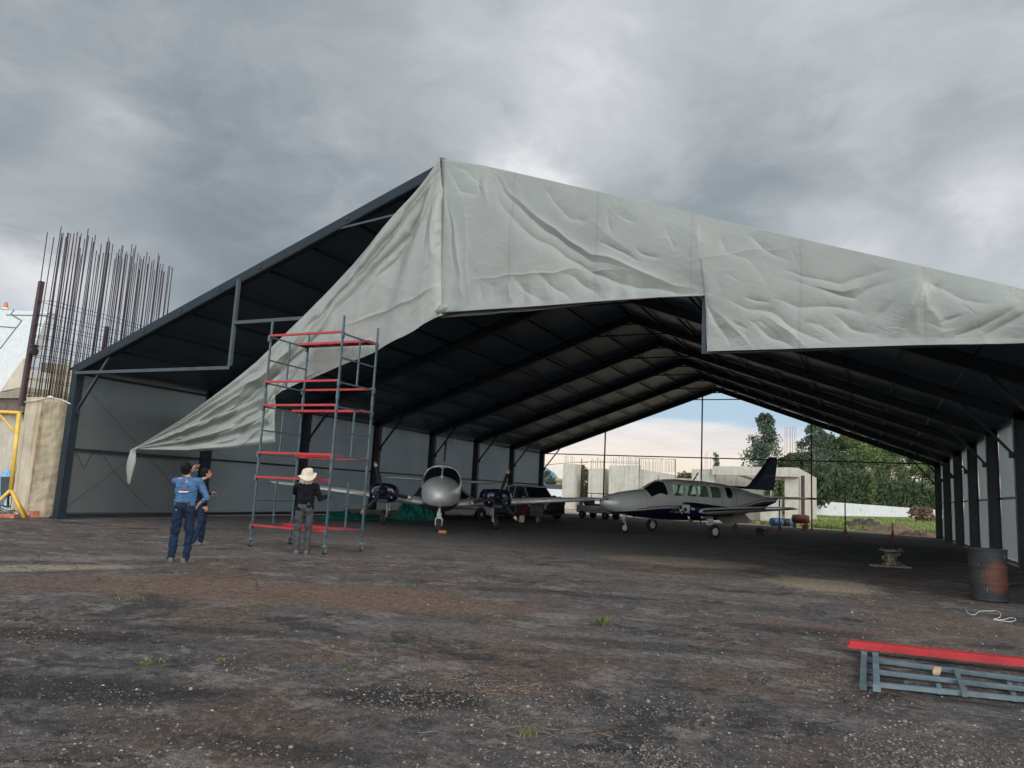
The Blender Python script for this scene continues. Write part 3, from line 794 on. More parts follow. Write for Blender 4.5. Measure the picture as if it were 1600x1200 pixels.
def tarp_sheet(upper, lower, Y0, nu, nv, strokes, extra, wrap=True):
    U = np.array([plerp(upper, i/nu) for i in range(nu+1)]); L = np.array([plerp(lower, i/nu) for i in range(nu+1)])
    T = np.linspace(0, 1, nv+1)[:, None]
    X = U[:, 0]*(1-T)+L[:, 0]*T; Z = U[:, 1]*(1-T)+L[:, 1]*T
    S = np.linspace(0, 1, nu+1)[None, :]*np.ones_like(T); TT = T*np.ones_like(S)
    nw = np.array([[mnoise.noise(Vector((X[j, i]*2.1, Z[j, i]*2.1, 4.4))) for i in range(nu+1)] for j in range(nv+1)]); nw2 = np.array([[mnoise.noise(Vector((X[j, i]*2.1, Z[j, i]*2.1, 14.4))) for i in range(nu+1)] for j in range(nv+1)])
    d_ = stroke_field(X+.09*nw, Z+.09*nw2, strokes, Y0)
    nz = np.array([[mnoise.fractal(Vector((X[j, i]*1.3, Z[j, i]*1.3, 1.7)), .9, 2.1, 5) for i in range(nu+1)] for j in range(nv+1)])
    nr = np.array([[mnoise.ridged_multi_fractal(Vector((X[j, i]*.9+Z[j, i]*.5, Z[j, i]*1.1, 9.7)), .9, 2.2, 4, 1.0, 2.0) for i in range(nu+1)] for j in range(nv+1)])
    d_ = d_+.011*nz+.007*nr+extra(S, TT, X, Z)
    d_ = d_*np.clip(np.hypot(X+8.62, Z-9.05)/1.3, 0, 1)
    Y = Y0-d_
    if wrap: Y = Y+.30*np.clip(1-TT/.03, 0, 1)**1.5
    b = MB()
    vs = list(zip(X.ravel(), Y.ravel(), Z.ravel()))
    b.add(vs, [(j*(nu+1)+i, (j+1)*(nu+1)+i, (j+1)*(nu+1)+i+1, j*(nu+1)+i+1) for j in range(nv) for i in range(nu)], True)
    return b
def w2(pts, Y0): return [tuple(atY(x, y, Y0)[[0, 2]]) for x, y in pts]
Y0 = 13.62
low = w2([(690, 489), (760, 484), (850, 478), (940, 471), (1030, 465), (1102, 462), (1105, 549), (1200, 546), (1300, 543), (1450, 539), (1600, 536)], Y0)+[(4.06, 4.24)]
upx = [-8.62, -7.6, -6.3, -5.05, -3.7, -2.85, -2.5, -1.6, -.6, .95, 2.45, 4.06]
upr = [(x, roofz(x)+(.10 if x > -8 else .03)) for x in upx]
tarp = thing('gable_tarpaulin', 'pale grey green tarpaulin hung over the front gable and pulled down to the left', 'tarpaulin', (-8.62, 13.62, 5.0))
def exR(S, T, X, Z):
    e = .03*np.sin(X*1.7+Z)*np.sin(np.pi*T)
    e += .05*np.sin(np.pi*np.clip(T*1.1, 0, 1))                      # slight belly
    e -= .22*np.exp(-((X+8.62-.02)/.10)**2)*np.clip((T-.10)*3, 0, 1)  # deep fold at the centre
    zlow = np.clip((T-.72)*4, 0, 1)*(X < -2.7)
    e += .018*zlow*np.sin(X*9+2*np.sin(X*3))                         # puckered band under the seam
    return e
tarp_sheet(upr, low, Y0, 620, 190, SR, exR).build('draped_side', M['tarp'], tarp, world=True, recalc=False)
Y1 = 13.52
upL = w2([(697, 251), (655, 287), (604, 347), (520, 440), (450, 514), (400, 562), (350, 604), (288, 651), (213, 699)], Y1)
lowL = w2([(693, 487), (652, 516), (592, 545), (497, 588), (433, 618), (432, 691), (362, 701), (295, 706), (214, 702)], Y1)
upL[0] = (-8.60, ZA+.02)
def exL(S, T, X, Z):
    g_ = np.clip((S-.42)*2.2, 0, 1)*np.clip((1-S)*6, 0, 1)
    e = .065*g_*np.sin(T*2*np.pi*4.2+S*3)+.038*g_*np.sin(T*2*np.pi*7.7+1+S*5)+(1-g_)*np.clip(np.hypot(X+8.6, Z-9.05)/2.5, 0, 1)*(.055*np.sin(np.arctan2(-(X+8.6), 9.35-Z)*15)+.03*np.sin(np.arctan2(-(X+8.6), 9.35-Z)*33+1))
    e += .03*np.clip(1-S*5, 0, 1)+.10*np.sin(np.pi*T)*np.sin(np.pi*np.clip(S, 0, 1))
    e -= .16*np.clip(1-S/.05, 0, 1)**2*np.clip((T-.05)*4, 0, 1)
    e += .05*np.clip((T-.93)*14, 0, 1)*g_*0
    return e*np.clip(T*6+S*8, 0, 1)
tarp_sheet(upL, lowL, Y1, 420, 150, SLF, exL).build('pulled_side', M['tarp'], tarp, world=True, recalc=False)
# rolled hem strips under the lower edge and the knotted end
def ribbon(pa, pb, Y_, n=60, wob=.02):
    A2 = w2(pa, Y_); B2 = w2(pb, Y_)
    def fn(u, v):
        a = plerp(A2, u); c = plerp(B2, u)
        x = a[0]*(1-v)+c[0]*v; z = a[1]*(1-v)+c[1]*v
        return (x, Y_+wob*math.sin(x*6+v*2)-.03*math.sin(PI*v)+.02*mnoise.noise(Vector((x*3, v*3, 1))), z)
    return grid(n, 6, fn)
ribbon([(692, 489), (850, 478), (1060, 463)], [(688, 497), (850, 484), (1000, 467)], 13.80).build('folded_hem', M['tarp'], tarp, world=True, recalc=False)
b = MB(); pts = [atY(x, y, 13.60) for x, y in ((692, 488), (760, 483), (850, 477), (940, 470), (1030, 464), (1104, 461))]
b.tube(pts, .016, 8); b.build('rolled_hem', M['tarp'], tarp, world=True)
b = MB()
rings = []
for k, (px, py, wd) in enumerate([(214, 699, .05), (208, 703, .07), (207, 712, .10), (206, 722, .125), (204, 733, .11), (203, 744, .08), (202, 754, .05), (202, 757, .02)]):
    c = atY(px, py, 13.45); ring = []
    for j in range(16):
        a = 2*PI*j/16; r_ = wd*(1+.28*math.sin(3*a+k*.6))
        ring.append((c[0]+r_*math.cos(a), c[1]+.6*r_*math.sin(a), c[2]))
    rings.append(ring)
b.loft(rings); b.build('knotted_end', M['tarp'], tarp, world=True)
b = MB()
rings = []
for k, (px, py, wd) in enumerate([(697, 474, .02), (693, 479, .10), (688, 486, .11), (684, 491, .02)]):
    c = atY(px, py, 13.35); ring = []
    for j in range(16):
        a = 2*PI*j/16; r_ = wd*(1+.3*math.sin(4*a+k))
        ring.append((c[0]+r_*math.cos(a), c[1]+.5*r_*math.sin(a), c[2]+.25*r_*math.sin(2*a)))
    rings.append(ring)
b.loft(rings); b.build('bunched_corner', M['tarp'], tarp, world=True)

# ================================================================== SCAFFOLD TOWER
SX0, SX1, SY0, SY1 = -11.66, -9.71, 12.02, 13.22
sc = thing('scaffold_tower', 'tall rolling scaffold tower of blue grey frames with red braces on castors', 'scaffold', ((SX0+SX1)/2, (SY0+SY1)/2, 0))
for x in (SX0, SX1):
    for lv, (z0, z1) in enumerate(((.46, 1.48), (1.95, 2.97), (3.48, 4.50))):
        b = MB()
        for z in (z0, (z0+z1)/2, z1): b.bar((x, SY0, z), (x, SY1, z), .028, .032)
        b.bar((x, (SY0+SY1)/2, z0), (x, (SY0+SY1)/2, z1), .030, .030, (0, 1, 0))
        b.build('end_frame', M['galv'], sc, world=True)
    for y in (SY0, SY1):
        b = MB()
        b.bar((x, y, .20), (x, y, 4.88), .036, .036, (0, 1, 0))
        for z in (1.70, 3.22): b.box((x, y, z), (.050, .050, .20))
        for z in (.46, 1.48, 1.98, 2.98, 3.5, 4.5): b.box((x-.02*(1 if x == SX0 else -1), y-.02, z-.03), (.055, .055, .13))
        b.build('upright', M['galv'], sc, world=True)
        cst = MB()
        cst.tube([(x, y, .22), (x, y, .13)], .018, 8); cst.box((x, y, .155), (.09, .09, .012)); cst.box((x-.028, y, .10), (.006, .06, .11)); cst.box((x+.028, y, .10), (.006, .06, .11))
        cst.bar((x-.06, y-.02, .165), (x+.06, y+.03, .175), .015, .012)
        c_ = cst.build('caster', M['galv_frame'], sc, world=True)
        wl = MB(); wl.lathe([(.045, -.018), (.055, -.014), (.055, .014), (.045, .018)], (x, y, .058), 'X', 16)
        w_ = wl.build('wheel', M['rubber'], c_); w_.location = (-sc.location.x, -sc.location.y, 0)
def redbar(p, q_, wd=.04, ht=.042):
    b = MB(); b.bar(p, q_, wd, ht); b.bar(Vector(p)+Vector((0, .012, -ht*.52)), Vector(q_)+Vector((0, .012, -ht*.52)), wd*.4, .006)
    return b.build('red_brace', M['red'], sc, world=True)
for z in (.46, 1.47, 1.985, 3.0, 3.51, 4.53): redbar((SX0, SY0-.03, z), (SX1, SY0-.03, z))
for z in (.45, 1.96, 3.0, 3.51): redbar((SX0, SY1+.03, z), (SX1, SY1+.03, z))
def plank(y, z, x0=SX0, x1=SX1, wd=.30):
    b = MB(); b.box(((x0+x1)/2, y, z), (x1-x0, wd, .035)); b.box(((x0+x1)/2, y-wd/2, z-.01), (x1-x0, .02, .05)); b.box(((x0+x1)/2, y+wd/2, z-.01), (x1-x0, .02, .05))
    for k in range(5): b.box((x0+.2+k*(x1-x0-.4)/4, y, z-.03), (.04, wd-.03, .03))
    b.build('red_plank', M['red'], sc, world=True)
plank(SY1-.18, 4.53); plank(SY1-.22, 2.99, wd=.24); plank(SY0+.24, 1.965, SX0+.9, SX1, wd=.16); plank(SY1-.22, .46, wd=.2)

def atX(x, y, X):
    d = ray(x, y); return CAM+d*(X/d[0])
# ================================================================== FIGURES
def remesh_obj(name, mb, mat, parent, voxel, smooth=3, wrinkle=0.0, wsc=9.0, seed=0.0, label=None):
    o = mb.build(name+'_tmp', mat, None, recalc=True)
    r_ = o.modifiers.new('r', 'REMESH'); r_.mode = 'VOXEL'; r_.voxel_size = voxel
    s_ = o.modifiers.new('s', 'SMOOTH'); s_.factor = .5; s_.iterations = smooth
    dg = bpy.context.evaluated_depsgraph_get(); dg.update()
    me = bpy.data.meshes.new_from_object(o.evaluated_get(dg))
    bpy.data.objects.remove(o)
    me.name = name
    if wrinkle:
        n = len(me.vertices); co = np.empty(n*3); no = np.empty(n*3)
        me.vertices.foreach_get('co', co); me.vertex_normals.foreach_get('vector', no)
        co = co.reshape(-1, 3); no = no.reshape(-1, 3)
        d_ = np.array([mnoise.noise(Vector((p[0]*wsc, p[1]*wsc, p[2]*wsc*1.7+seed)))+.5*mnoise.noise(Vector((p[0]*wsc*2.3, p[1]*wsc*2.3, p[2]*wsc*3.3+seed))) for p in co])
        co = co+no*(d_*wrinkle)[:, None]
        me.vertices.foreach_set('co', co.ravel())
    me.polygons.foreach_set('use_smooth', [True]*len(me.polygons))
    if not me.materials: me.materials.append(mat)
    n_ = bpy.data.objects.new(name, me); COL.objects.link(n_)
    n_.parent = parent
    if label: n_['label'] = label
    return n_
def cap(b, p, q_, r1, r2, n=12, flat=None):
    p, q_ = Vector(p), Vector(q_)
    k = 4
    pts = [p.lerp(q_, i/k) for i in range(k+1)]
    b.tube(pts, [r1+(r2-r1)*i/k for i in range(k+1)], n)
    b.ell(p, (r1, r1, r1), n, 8); b.ell(q_, (r2, r2, r2), n, 8)
def hand(b, wrist, dirv, palm_n, curl=.5, side=1, point=False, fat=0.0):
    cap = lambda b, p, q_, r1, r2, n=12: globals()['cap'](b, p, q_, r1+fat, r2+fat, n)
    w_ = Vector(wrist); d = Vector(dirv).normalized(); n = Vector(palm_n); n = (n-d*n.dot(d)).normalized(); a = d.cross(n).normalized()*side
    for k in range(4): cap(b, w_+a*(.024-.016*k)*.6, w_+d*.085+a*(.030-.020*k), .014, .0125, 8)
    for k, L in enumerate((.072, .080, .075, .060)):
        base = w_+d*.088+a*(.030-.020*k)
        c = 0.08 if (point and k == 0) else curl
        p = base; dd = d.copy()
        for j in range(3):
            dd = (dd*math.cos(c*.75)+n*math.sin(c*.75)).normalized()
            nd = (-d*math.sin(c*.75*(j+1))+n*math.cos(c*.75*(j+1)))
            dd = (d*math.cos(c*(j+1)*.75)+n*math.sin(c*(j+1)*.75)).normalized()
            q_ = p+dd*L*(.42, .32, .26)[j]
            cap(b, p, q_, .0095-.0008*j, .0088-.0008*j, 8); p = q_
    p = w_+d*.02+a*.030
    q_ = p+(d*.6+a*.7+n*.25).normalized()*.045; cap(b, p, q_, .013, .011, 8)
    r_ = q_+(d*.9+a*.25+n*.5).normalized()*.035; cap(b, q_, r_, .011, .0085, 8)
def head(b, c, face, upv, s_=1.0):
    c = Vector(c); f = Vector(face).normalized(); u = Vector(upv); u = (u-f*u.dot(f)).normalized(); r_ = f.cross(u)
    rot = Matrix((r_, f, u)).transposed()
    P_ = lambda x, y, z: c+r_*x*s_+f*y*s_+u*z*s_
    b.ell(P_(0, -.008, .028), (.076*s_, .092*s_, .088*s_), 16, 12, rot)      # skull
    b.ell(P_(0, .022, -.045), (.056*s_, .064*s_, .066*s_), 14, 10, rot)      # face
    b.ell(P_(0, .052, -.092), (.026*s_, .022*s_, .020*s_), 10, 8, rot)       # chin
    b.ell(P_(0, .098, -.020), (.012*s_, .018*s_, .024*s_), 10, 8, rot)       # nose
    b.ell(P_(0, .092, -.060), (.024*s_, .010*s_, .010*s_), 10, 8, rot)       # lips
    b.ell(P_(0, .080, .018), (.050*s_, .014*s_, .010*s_), 10, 8, rot)        # brow
    for sd_ in (-1, 1): b.ell(P_(sd_*.078, -.005, -.012), (.010*s_, .020*s_, .032*s_), 10, 8, rot)
    return P_, rot
def person(label, px, py, rz, J, H, cl, hat=None, extra=None):
    g_ = G(px, py)
    root = thing('person', label, 'person', (g_[0], g_[1], 0), rz, None)
    root.scale = (H/1.70,)*3
    b = MB()
    V = {k: Vector(v) for k, v in J.items()}
    # ---- body: one continuous skin surface
    P_, rot = head(b, V['head'], V['face'], V['hup'])
    cap(b, V['neck'], V['head']+V['hup']*-.05-V['face']*.01, .052, .050)
    cap(b, V['chest'], V['neck'], .10, .060)
    for s_ in (-1, 1):
        cap(b, V['chest']+Vector((s_*.07, 0, .04)), V['waist']+Vector((s_*.05, 0, 0)), .095, .085)
        cap(b, V['waist']+Vector((s_*.05, 0, 0)), V['pelvis']+Vector((s_*.06, 0, 0)), .085, .095)
    for s_ in ('l', 'r'):
        cap(b, V['neck']+Vector((0, 0, -.04)), V['sh_'+s_], .055, .052); cap(b, V['sh_'+s_], V['el_'+s_], .047, .036); cap(b, V['el_'+s_], V['wr_'+s_], .036, .026)
        cap(b, V['pelvis'], V['hip_'+s_], .09, .085); cap(b, V['hip_'+s_], V['kn_'+s_], .078, .052); cap(b, V['kn_'+s_], V['an_'+s_], .050, .036)
        cap(b, V['an_'+s_], V['an_'+s_]+V['toe_'+s_].normalized()*.11+Vector((0, 0, -.045)), .034, .020)
        hand(b, V['wr_'+s_], V['hd_'+s_], V['hn_'+s_], cl.get('curl_'+s_, .5), 1 if s_ == 'l' else -1, cl.get('point') == s_)
    remesh_obj('body', b, M['skin'], root, .0075, 2)
    # ---- shirt or jacket
    b = MB()
    for s_ in (-1, 1):
        cap(b, V['chest']+Vector((s_*.075, 0, .05)), V['waist']+Vector((s_*.065, 0, 0)), .115, .108)
        cap(b, V['waist']+Vector((s_*.065, 0, 0)), V['waist']+(V['pelvis']-V['waist'])*cl.get('hem', .8)+Vector((s_*.07, 0, 0)), .108, .112)
    cap(b, V['chest']+Vector((0, 0, .03)), V['neck']+Vector((0, 0, -.015)), .12, .064)
    for s_ in ('l', 'r'):
        cap(b, V['neck']+Vector((0, 0, -.065)), V['sh_'+s_], .070, .068); cap(b, V['sh_'+s_], V['el_'+s_], .066, .052)
        k = cl.get('sleeve_'+s_, .93)
        cap(b, V['el_'+s_], V['el_'+s_].lerp(V['wr_'+s_], k), .052, .041)
    remesh_obj(cl.get('top_name', 'shirt'), b, cl['top'], root, .010, 2, .020, 8, 3.0)
    # collar
    # ---- trousers
    b = MB()
    for s_ in (-1, 1): cap(b, V['waist'].lerp(V['pelvis'], .55)+Vector((s_*.06, 0, 0)), V['pelvis']+Vector((s_*.06, -.01, -.02)), .100, .108)
    for s_ in ('l', 'r'):
        cap(b, V['pelvis'], V['hip_'+s_], .105, .100); cap(b, V['hip_'+s_], V['kn_'+s_], .098, .072); cap(b, V['kn_'+s_], V['an_'+s_]+Vector((0, 0, -.02)), .070, .060)
    remesh_obj('trousers', b, cl['legs'], root, .010, 2, .021, 7, 6.0)
    for s_ in ('l', 'r'):
        b = MB(); t_ = V['toe_'+s_].normalized(); a = V['an_'+s_]; an = Vector((a.x, a.y, .045))
        cap(b, an-t_*.05, an+t_*.06, .044, .044); cap(b, an+t_*.06+Vector((0, 0, -.004)), an+t_*.15+Vector((0, 0, -.012)), .046, .034); cap(b, an, a+Vector((0, 0, .0)), .046, .042)
        b.box(an+t_*.05+Vector((0, 0, -.034)), (.085, .27, .022), rot=Matrix.Rotation(math.atan2(t_.y, t_.x)-PI/2, 3, 'Z'))
        remesh_obj('shoe', b, cl['shoe'], root, .010, 2)
    if cl.get('hair', True):
        b = MB(); b.ell(P_(0, -.024, .045), (.088, .098, .092), 16, 12, rot); b.ell(P_(0, -.055, -.005), (.078, .060, .078), 14, 10, rot)
        for s_ in (-1, 1): b.ell(P_(s_*.070, -.005, .02), (.018, .035, .045), 10, 8, rot)
        remesh_obj('hair', b, M['hair'], root, .009, 2, .010, 22)
    if extra: extra(root, V, P_, rot)
    return root
hd = math.atan2
base = dict(pelvis=(0, 0, .93), waist=(0, .0, 1.08), chest=(0, .0, 1.26), neck=(0, .0, 1.43))
def eyes(root, P_):
    for s_ in (-1, 1):
        b = MB(); b.ell(P_(s_*.030, .078, -.002), (.012, .010, .010), 10, 8); b.build('eye', M['hair'], root)
# the man in blue, seen from behind, pointing up with the left hand past his head, right hand on the hip
J = dict(base, head=(-.03, .0, 1.575), face=(.35, .80, .50), hup=(-.15, -.35, .93), pelvis=(-.0, 0, .93), waist=(.0, .02, 1.08), chest=(.0, .01, 1.26), neck=(-.01, .0, 1.43),
         sh_l=(-.19, .0, 1.37), el_l=(-.15, .27, 1.36), wr_l=(.02, .27, 1.56), hd_l=(.55, .2, .75), hn_l=(.5, -.6, -.4),
         sh_r=(.19, .0, 1.37), el_r=(.34, -.05, 1.10), wr_r=(.215, .02, .99), hd_r=(-.35, .25, -.85), hn_r=(-1, 0, 0),
         hip_l=(-.085, 0, .88), kn_l=(-.12, .03, .48), an_l=(-.13, -.01, .085), toe_l=(-.2, 1, 0),
         hip_r=(.085, 0, .88), kn_r=(.115, .03, .48), an_r=(.10, -.0, .085), toe_r=(.75, .75, 0))
def blue_extra(root, V, P_, rot):
    b = MB(); b.lathe([(.125, -.018), (.130, -.012), (.130, .018), (.125, .022)], (0, 0, 0), 'Z', 24)
    o = b.build('belt', M['black'], root); o.location = (0, .01, 1.005); o.scale = (1.36, .92, 1)
    # printed emblem on the back: a white underline, a red arc and a dark wing shape
    y_ = -.113
    def flat(pts, mat, nm, dy=0):
        b = MB(); b.prism(pts, y_-.004+dy, y_+dy); b.build(nm, mat, root)
    flat([(-.115, 1.185), (.045, 1.190), (.045, 1.202), (-.115, 1.197)], M['white'], 'back_print')
    flat([(-.100, 1.168), (.030, 1.172), (.030, 1.178), (-.100, 1.174)], M['white'], 'back_print')
    arc = [(-.105+.15*k/10, 1.215+.038*math.sin(PI*k/10)) for k in range(11)]+[(.045-.15*k/10, 1.212+.024*math.sin(PI*(10-k)/10)) for k in range(11)]
    flat(arc, M['red'], 'back_print')
    flat([(-.07, 1.205), (.02, 1.215), (.0, 1.222), (-.03, 1.218)], M['navy'], 'back_print', -.003)
person('man in a blue denim shirt and jeans, back turned, pointing up', 279, 879, .74, J, 1.655,
       dict(top=M['denim_shirt'], legs=M['jeans'], shoe=M['shoe'], sleeve_r=.45, curl_l=1.0, point='l', curl_r=.4, hem=.62), extra=blue_extra)
# the man in a dark jacket beside him, in profile, looking to the right
J = dict(base, head=(.0, .05, 1.57), face=(.12, .97, .22), hup=(0, -.2, .97), chest=(0, -.01, 1.26), neck=(0, .0, 1.43),
         sh_l=(-.18, .0, 1.37), el_l=(-.22, .0, 1.09), wr_l=(-.20, .22, 1.13), hd_l=(.1, 1, .15), hn_l=(.6, 0, -.6),
         sh_r=(.18, -.02, 1.37), el_r=(.22, -.06, 1.10), wr_r=(.20, .05, .87), hd_r=(0, .25, -.95), hn_r=(-1, 0, 0),
         hip_l=(-.09, 0, .88), kn_l=(-.10, .12, .49), an_l=(-.10, .10, .085), toe_l=(-.1, 1, 0),
         hip_r=(.09, 0, .88), kn_r=(.10, .02, .48), an_r=(.10, -.12, .085), toe_r=(.1, 1, 0))
person('man in a black jacket and jeans standing half hidden behind the man in blue', 307, 851, -.50, J, 1.60,
       dict(top=M['jacket'], top_name='jacket', legs=M['jeans'], shoe=M['shoe'], curl_l=.7, curl_r=.5, hem=1.0), extra=lambda r_, V, P_, ro: eyes(r_, P_))
# the worker at the tower, seen from behind, one hand on the upright
J = dict(base, head=(-.02, .03, 1.56), face=(.10, .93, .25), hup=(.05, -.25, .95), chest=(0, .03, 1.26), neck=(0, .03, 1.43), waist=(0, .0, 1.08),
         sh_l=(-.19, .02, 1.36), el_l=(-.23, .22, 1.22), wr_l=(-.14, .40, 1.36), hd_l=(.1, .5, .85), hn_l=(0, 1, -.3),
         sh_r=(.19, .02, 1.36), el_r=(.28, .03, 1.12), wr_r=(.40, .13, 1.17), hd_r=(.75, .18, .35), hn_r=(.15, .8, 0),
         hip_l=(-.09, 0, .88), kn_l=(-.11, .04, .48), an_l=(-.105, -.02, .085), toe_l=(-.25, 1, 0),
         hip_r=(.09, 0, .88), kn_r=(.105, .03, .48), an_r=(.10, .0, .085), toe_r=(.15, 1, 0))
def hat_extra(root, V, P_, rot):
    b = MB()
    rings = []
    for r_, z, wv in ((.004, .142, 0), (.050, .140, 0), (.082, .122, 0), (.094, .070, 0), (.098, .038, 0), (.125, .022, .012), (.150, .004, .022), (.158, -.004, .028), (.150, -.004, .024), (.120, .012, .01), (.090, .028, 0)):
        rings.append([P_(1.22*r_*math.cos(2*PI*k/32), -.02+1.22*r_*1.05*math.sin(2*PI*k/32), 1.25*z+2.0*wv*math.sin(4*PI*k/32+.6)+.25*r_*math.cos(2*PI*k/32)) for k in range(32)])
    b.loft(rings); h_ = b.build('sun_hat', M['hat'], root)
    b = MB(); rings = []
    for z, r_, wv in ((.025, .094, .0), (-.03, .104, .004), (-.08, .115, .009), (-.125, .128, .014)):
        rings.append([P_((r_+wv*math.sin(9*a))*math.cos(a), -.015+(r_+wv*math.sin(9*a))*math.sin(a), z) for a in [PI*.95+PI*1.10*k/30 for k in range(31)]])
    for z, r_, wv in ((-.125, .122, .014), (-.03, .098, .004), (.025, .088, 0)):
        rings.append([P_((r_+wv*math.sin(9*a))*math.cos(a), -.015+(r_+wv*math.sin(9*a))*math.sin(a), z) for a in [PI*.95+PI*1.10*k/30 for k in range(31)]])
    b.loft(rings, closed=False, cap=False); b.build('neck_flap', M['hat'], h_)
    for s_, d_ in (('r', V['hd_r']), ('l', V['hd_l'])):
        b = MB(); hand(b, V['wr_'+s_]-d_.normalized()*.004, d_, V['hn_'+s_], .9, 1 if s_ == 'l' else -1, fat=.006)
        g_ = remesh_obj('work_glove', b, M['black'], root, .008, 1)
        for v in g_.data.vertices: pass
worker = person('worker in a cream sun hat and black pullover steadying the scaffold tower with one hand', 470, 866, math.atan2(11.72, -10.04)-PI/2, J, 1.66,
       dict(top=M['jacket'], top_name='pullover', legs=M['greypants'], shoe=M['shoe'], curl_l=.8, curl_r=.9, hair=True, hem=.95), extra=hat_extra)

# ================================================================== AIRCRAFT
def interp(tab, x):
    tab = sorted(tab)
    return float(np.interp(x, [a for a, _ in tab], [b_ for _, b_ in tab]))
TX = lambda x: x if x > -2 else -2+(x+2)*.865
TOP = [(3.97, 1.36), (3.93, 1.46), (3.8, 1.57), (3.5, 1.70), (3.1, 1.81), (2.6, 1.90), (2.2, 1.955), (1.95, 2.00), (1.75, 2.12), (1.5, 2.27), (1.2, 2.385), (.9, 2.44), (.4, 2.47), (-1, 2.46), (-2, 2.41), (-3, 2.28), (-4, 2.10), (-5, 1.98), (-5.7, 1.92)]
BOT = [(3.97, 1.33), (3.93, 1.24), (3.8, 1.15), (3.5, 1.04), (3.1, .95), (2.2, .85), (1, .78), (-1, .79), (-2, .86), (-3, 1.02), (-4, 1.25), (-5, 1.50), (-5.7, 1.72)]
HW = [(3.97, .02), (3.93, .11), (3.8, .22), (3.5, .36), (3.1, .47), (2.6, .56), (2.2, .61), (1.2, .66), (-1, .66), (-2, .62), (-3, .50), (-4, .34), (-5, .17), (-5.7, .05)]
TOP, BOT, HW = [[(TX(a), b_*(1.05 if tb is HW else 1)) for a, b_ in tb] for tb in (TOP, BOT, HW)]
DZ = -.19
def S_(x, th, off=0.0):
    """fuselage surface point; th = angle from the top, + towards the left side"""
    zt, zb, hw = interp(TOP, x), interp(BOT, x), interp(HW, x)
    zc, hh = (zt+zb)/2, (zt-zb)/2
    n = 2.45
    c, s_ = math.cos(th), math.sin(th)
    return Vector((x, math.copysign(abs(s_)**(2/n), s_)*(hw+off), zc+math.copysign(abs(c)**(2/n), c)*(hh+off)+DZ))
def th_of(x, z):
    zt, zb = interp(TOP, x), interp(BOT, x); zc, hh = (zt+zb)/2, (zt-zb)/2
    c = max(-1, min(1, (z-DZ-zc)/hh)); return math.acos(math.copysign(abs(c)**(2.45/2), c))
def plane_paint(base):
    m_ = bpy.data.materials.new('aircraft_livery'); m_.use_nodes = True
    q = NT(m_.node_tree); b = m_.node_tree.nodes['Principled BSDF']
    tc_ = q.new('ShaderNodeTexCoord').outputs['Object']
    x_, y_, z_ = q.sep(tc_)
    zb = q.step(x_, .9, 3.7, 1.075, .84)                       # top edge of the navy belly
    zb = q.math('ADD', zb, q.step(x_, -4.8, -1.6, .50, 0.0))
    belly = q.math('LESS_THAN', z_, zb)
    inr = q.math('GREATER_THAN', x_, -2.1)
    def stripe(lo, hi): return q.math('MULTIPLY', q.math('GREATER_THAN', z_, q.math('ADD', zb, lo)), q.math('LESS_THAN', z_, q.math('ADD', zb, hi)))
    nz = q.noise(tc_, 1.2, 5, .6)
    c = q.mix(q.step(nz, .3, .7), tuple(k*.93 for k in base), tuple(k*1.05 for k in base))
    # panel lines
    pl_ = q.math('LESS_THAN', q.math('FRACT', q.math('MULTIPLY', x_, .92)), .012)
    c = q.mix(q.math('MULTIPLY', pl_, .45), c, (.10, .10, .10))
    c = q.mix(q.math('MULTIPLY', stripe(.05, .075), q.math('LESS_THAN', x_, 2.6)), c, (.35, .03, .04))
    c = q.mix(q.math('MULTIPLY', stripe(.10, .118), q.math('LESS_THAN', x_, 2.2)), c, (.02, .02, .06))
    c = q.mix(belly, c, (.008, .011, .045))
    q.put(b.inputs['Base Color'], c); b.inputs['Metallic'].default_value = .25
    q.put(b.inputs['Roughness'], q.math('ADD', .32, q.math('MULTIPLY', nz, .12))); b.inputs['Coat Weight'].default_value = .3
    return m_
def patch(xs, th0, th1, off=.004, nx=8, nt=8, round_=.0):
    """a panel lying on the fuselage between two x and two angles (functions of x allowed)"""
    b = MB(); rings = []
    vs = []
    f0 = th0 if callable(th0) else (lambda x: th0); f1 = th1 if callable(th1) else (lambda x: th1)
    for i in range(nx+1):
        u = i/nx; x = xs[0]+(xs[1]-xs[0])*u
        a0, a1 = f0(x), f1(x)
        if round_:
            e = min(u, 1-u)/round_
            if e < 1: k = (1-math.sqrt(max(0, 1-(1-e)**2)))*.30; a0, a1 = a0+(a1-a0)*k, a1-(a1-a0)*k
        for j in range(nt+1):
            vs.append(S_(x, a0+(a1-a0)*j/nt, off))
    b.add(vs, [(i*(nt+1)+j, (i+1)*(nt+1)+j, (i+1)*(nt+1)+j+1, i*(nt+1)+j+1) for i in range(nx) for j in range(nt)], True)
    return b
def airfoil(xle, xte, y, z, th, n=10):
    ch = xle-xte; pts = []
    for k in range(n+1):
        u = (1-math.cos(PI*k/n))/2; t_ = th*ch*5*(.2969*math.sqrt(u)-.126*u-.3516*u*u+.2843*u**3-.1015*u**4)
        pts.append((xle-u*ch, y, z+t_*1.15))
    for k in range(n-1, 0, -1):
        u = (1-math.cos(PI*k/n))/2; t_ = th*ch*5*(.2969*math.sqrt(u)-.126*u-.3516*u*u+.2843*u**3-.1015*u**4)
        pts.append((xle-u*ch, y, z-t_*.75))
    return pts
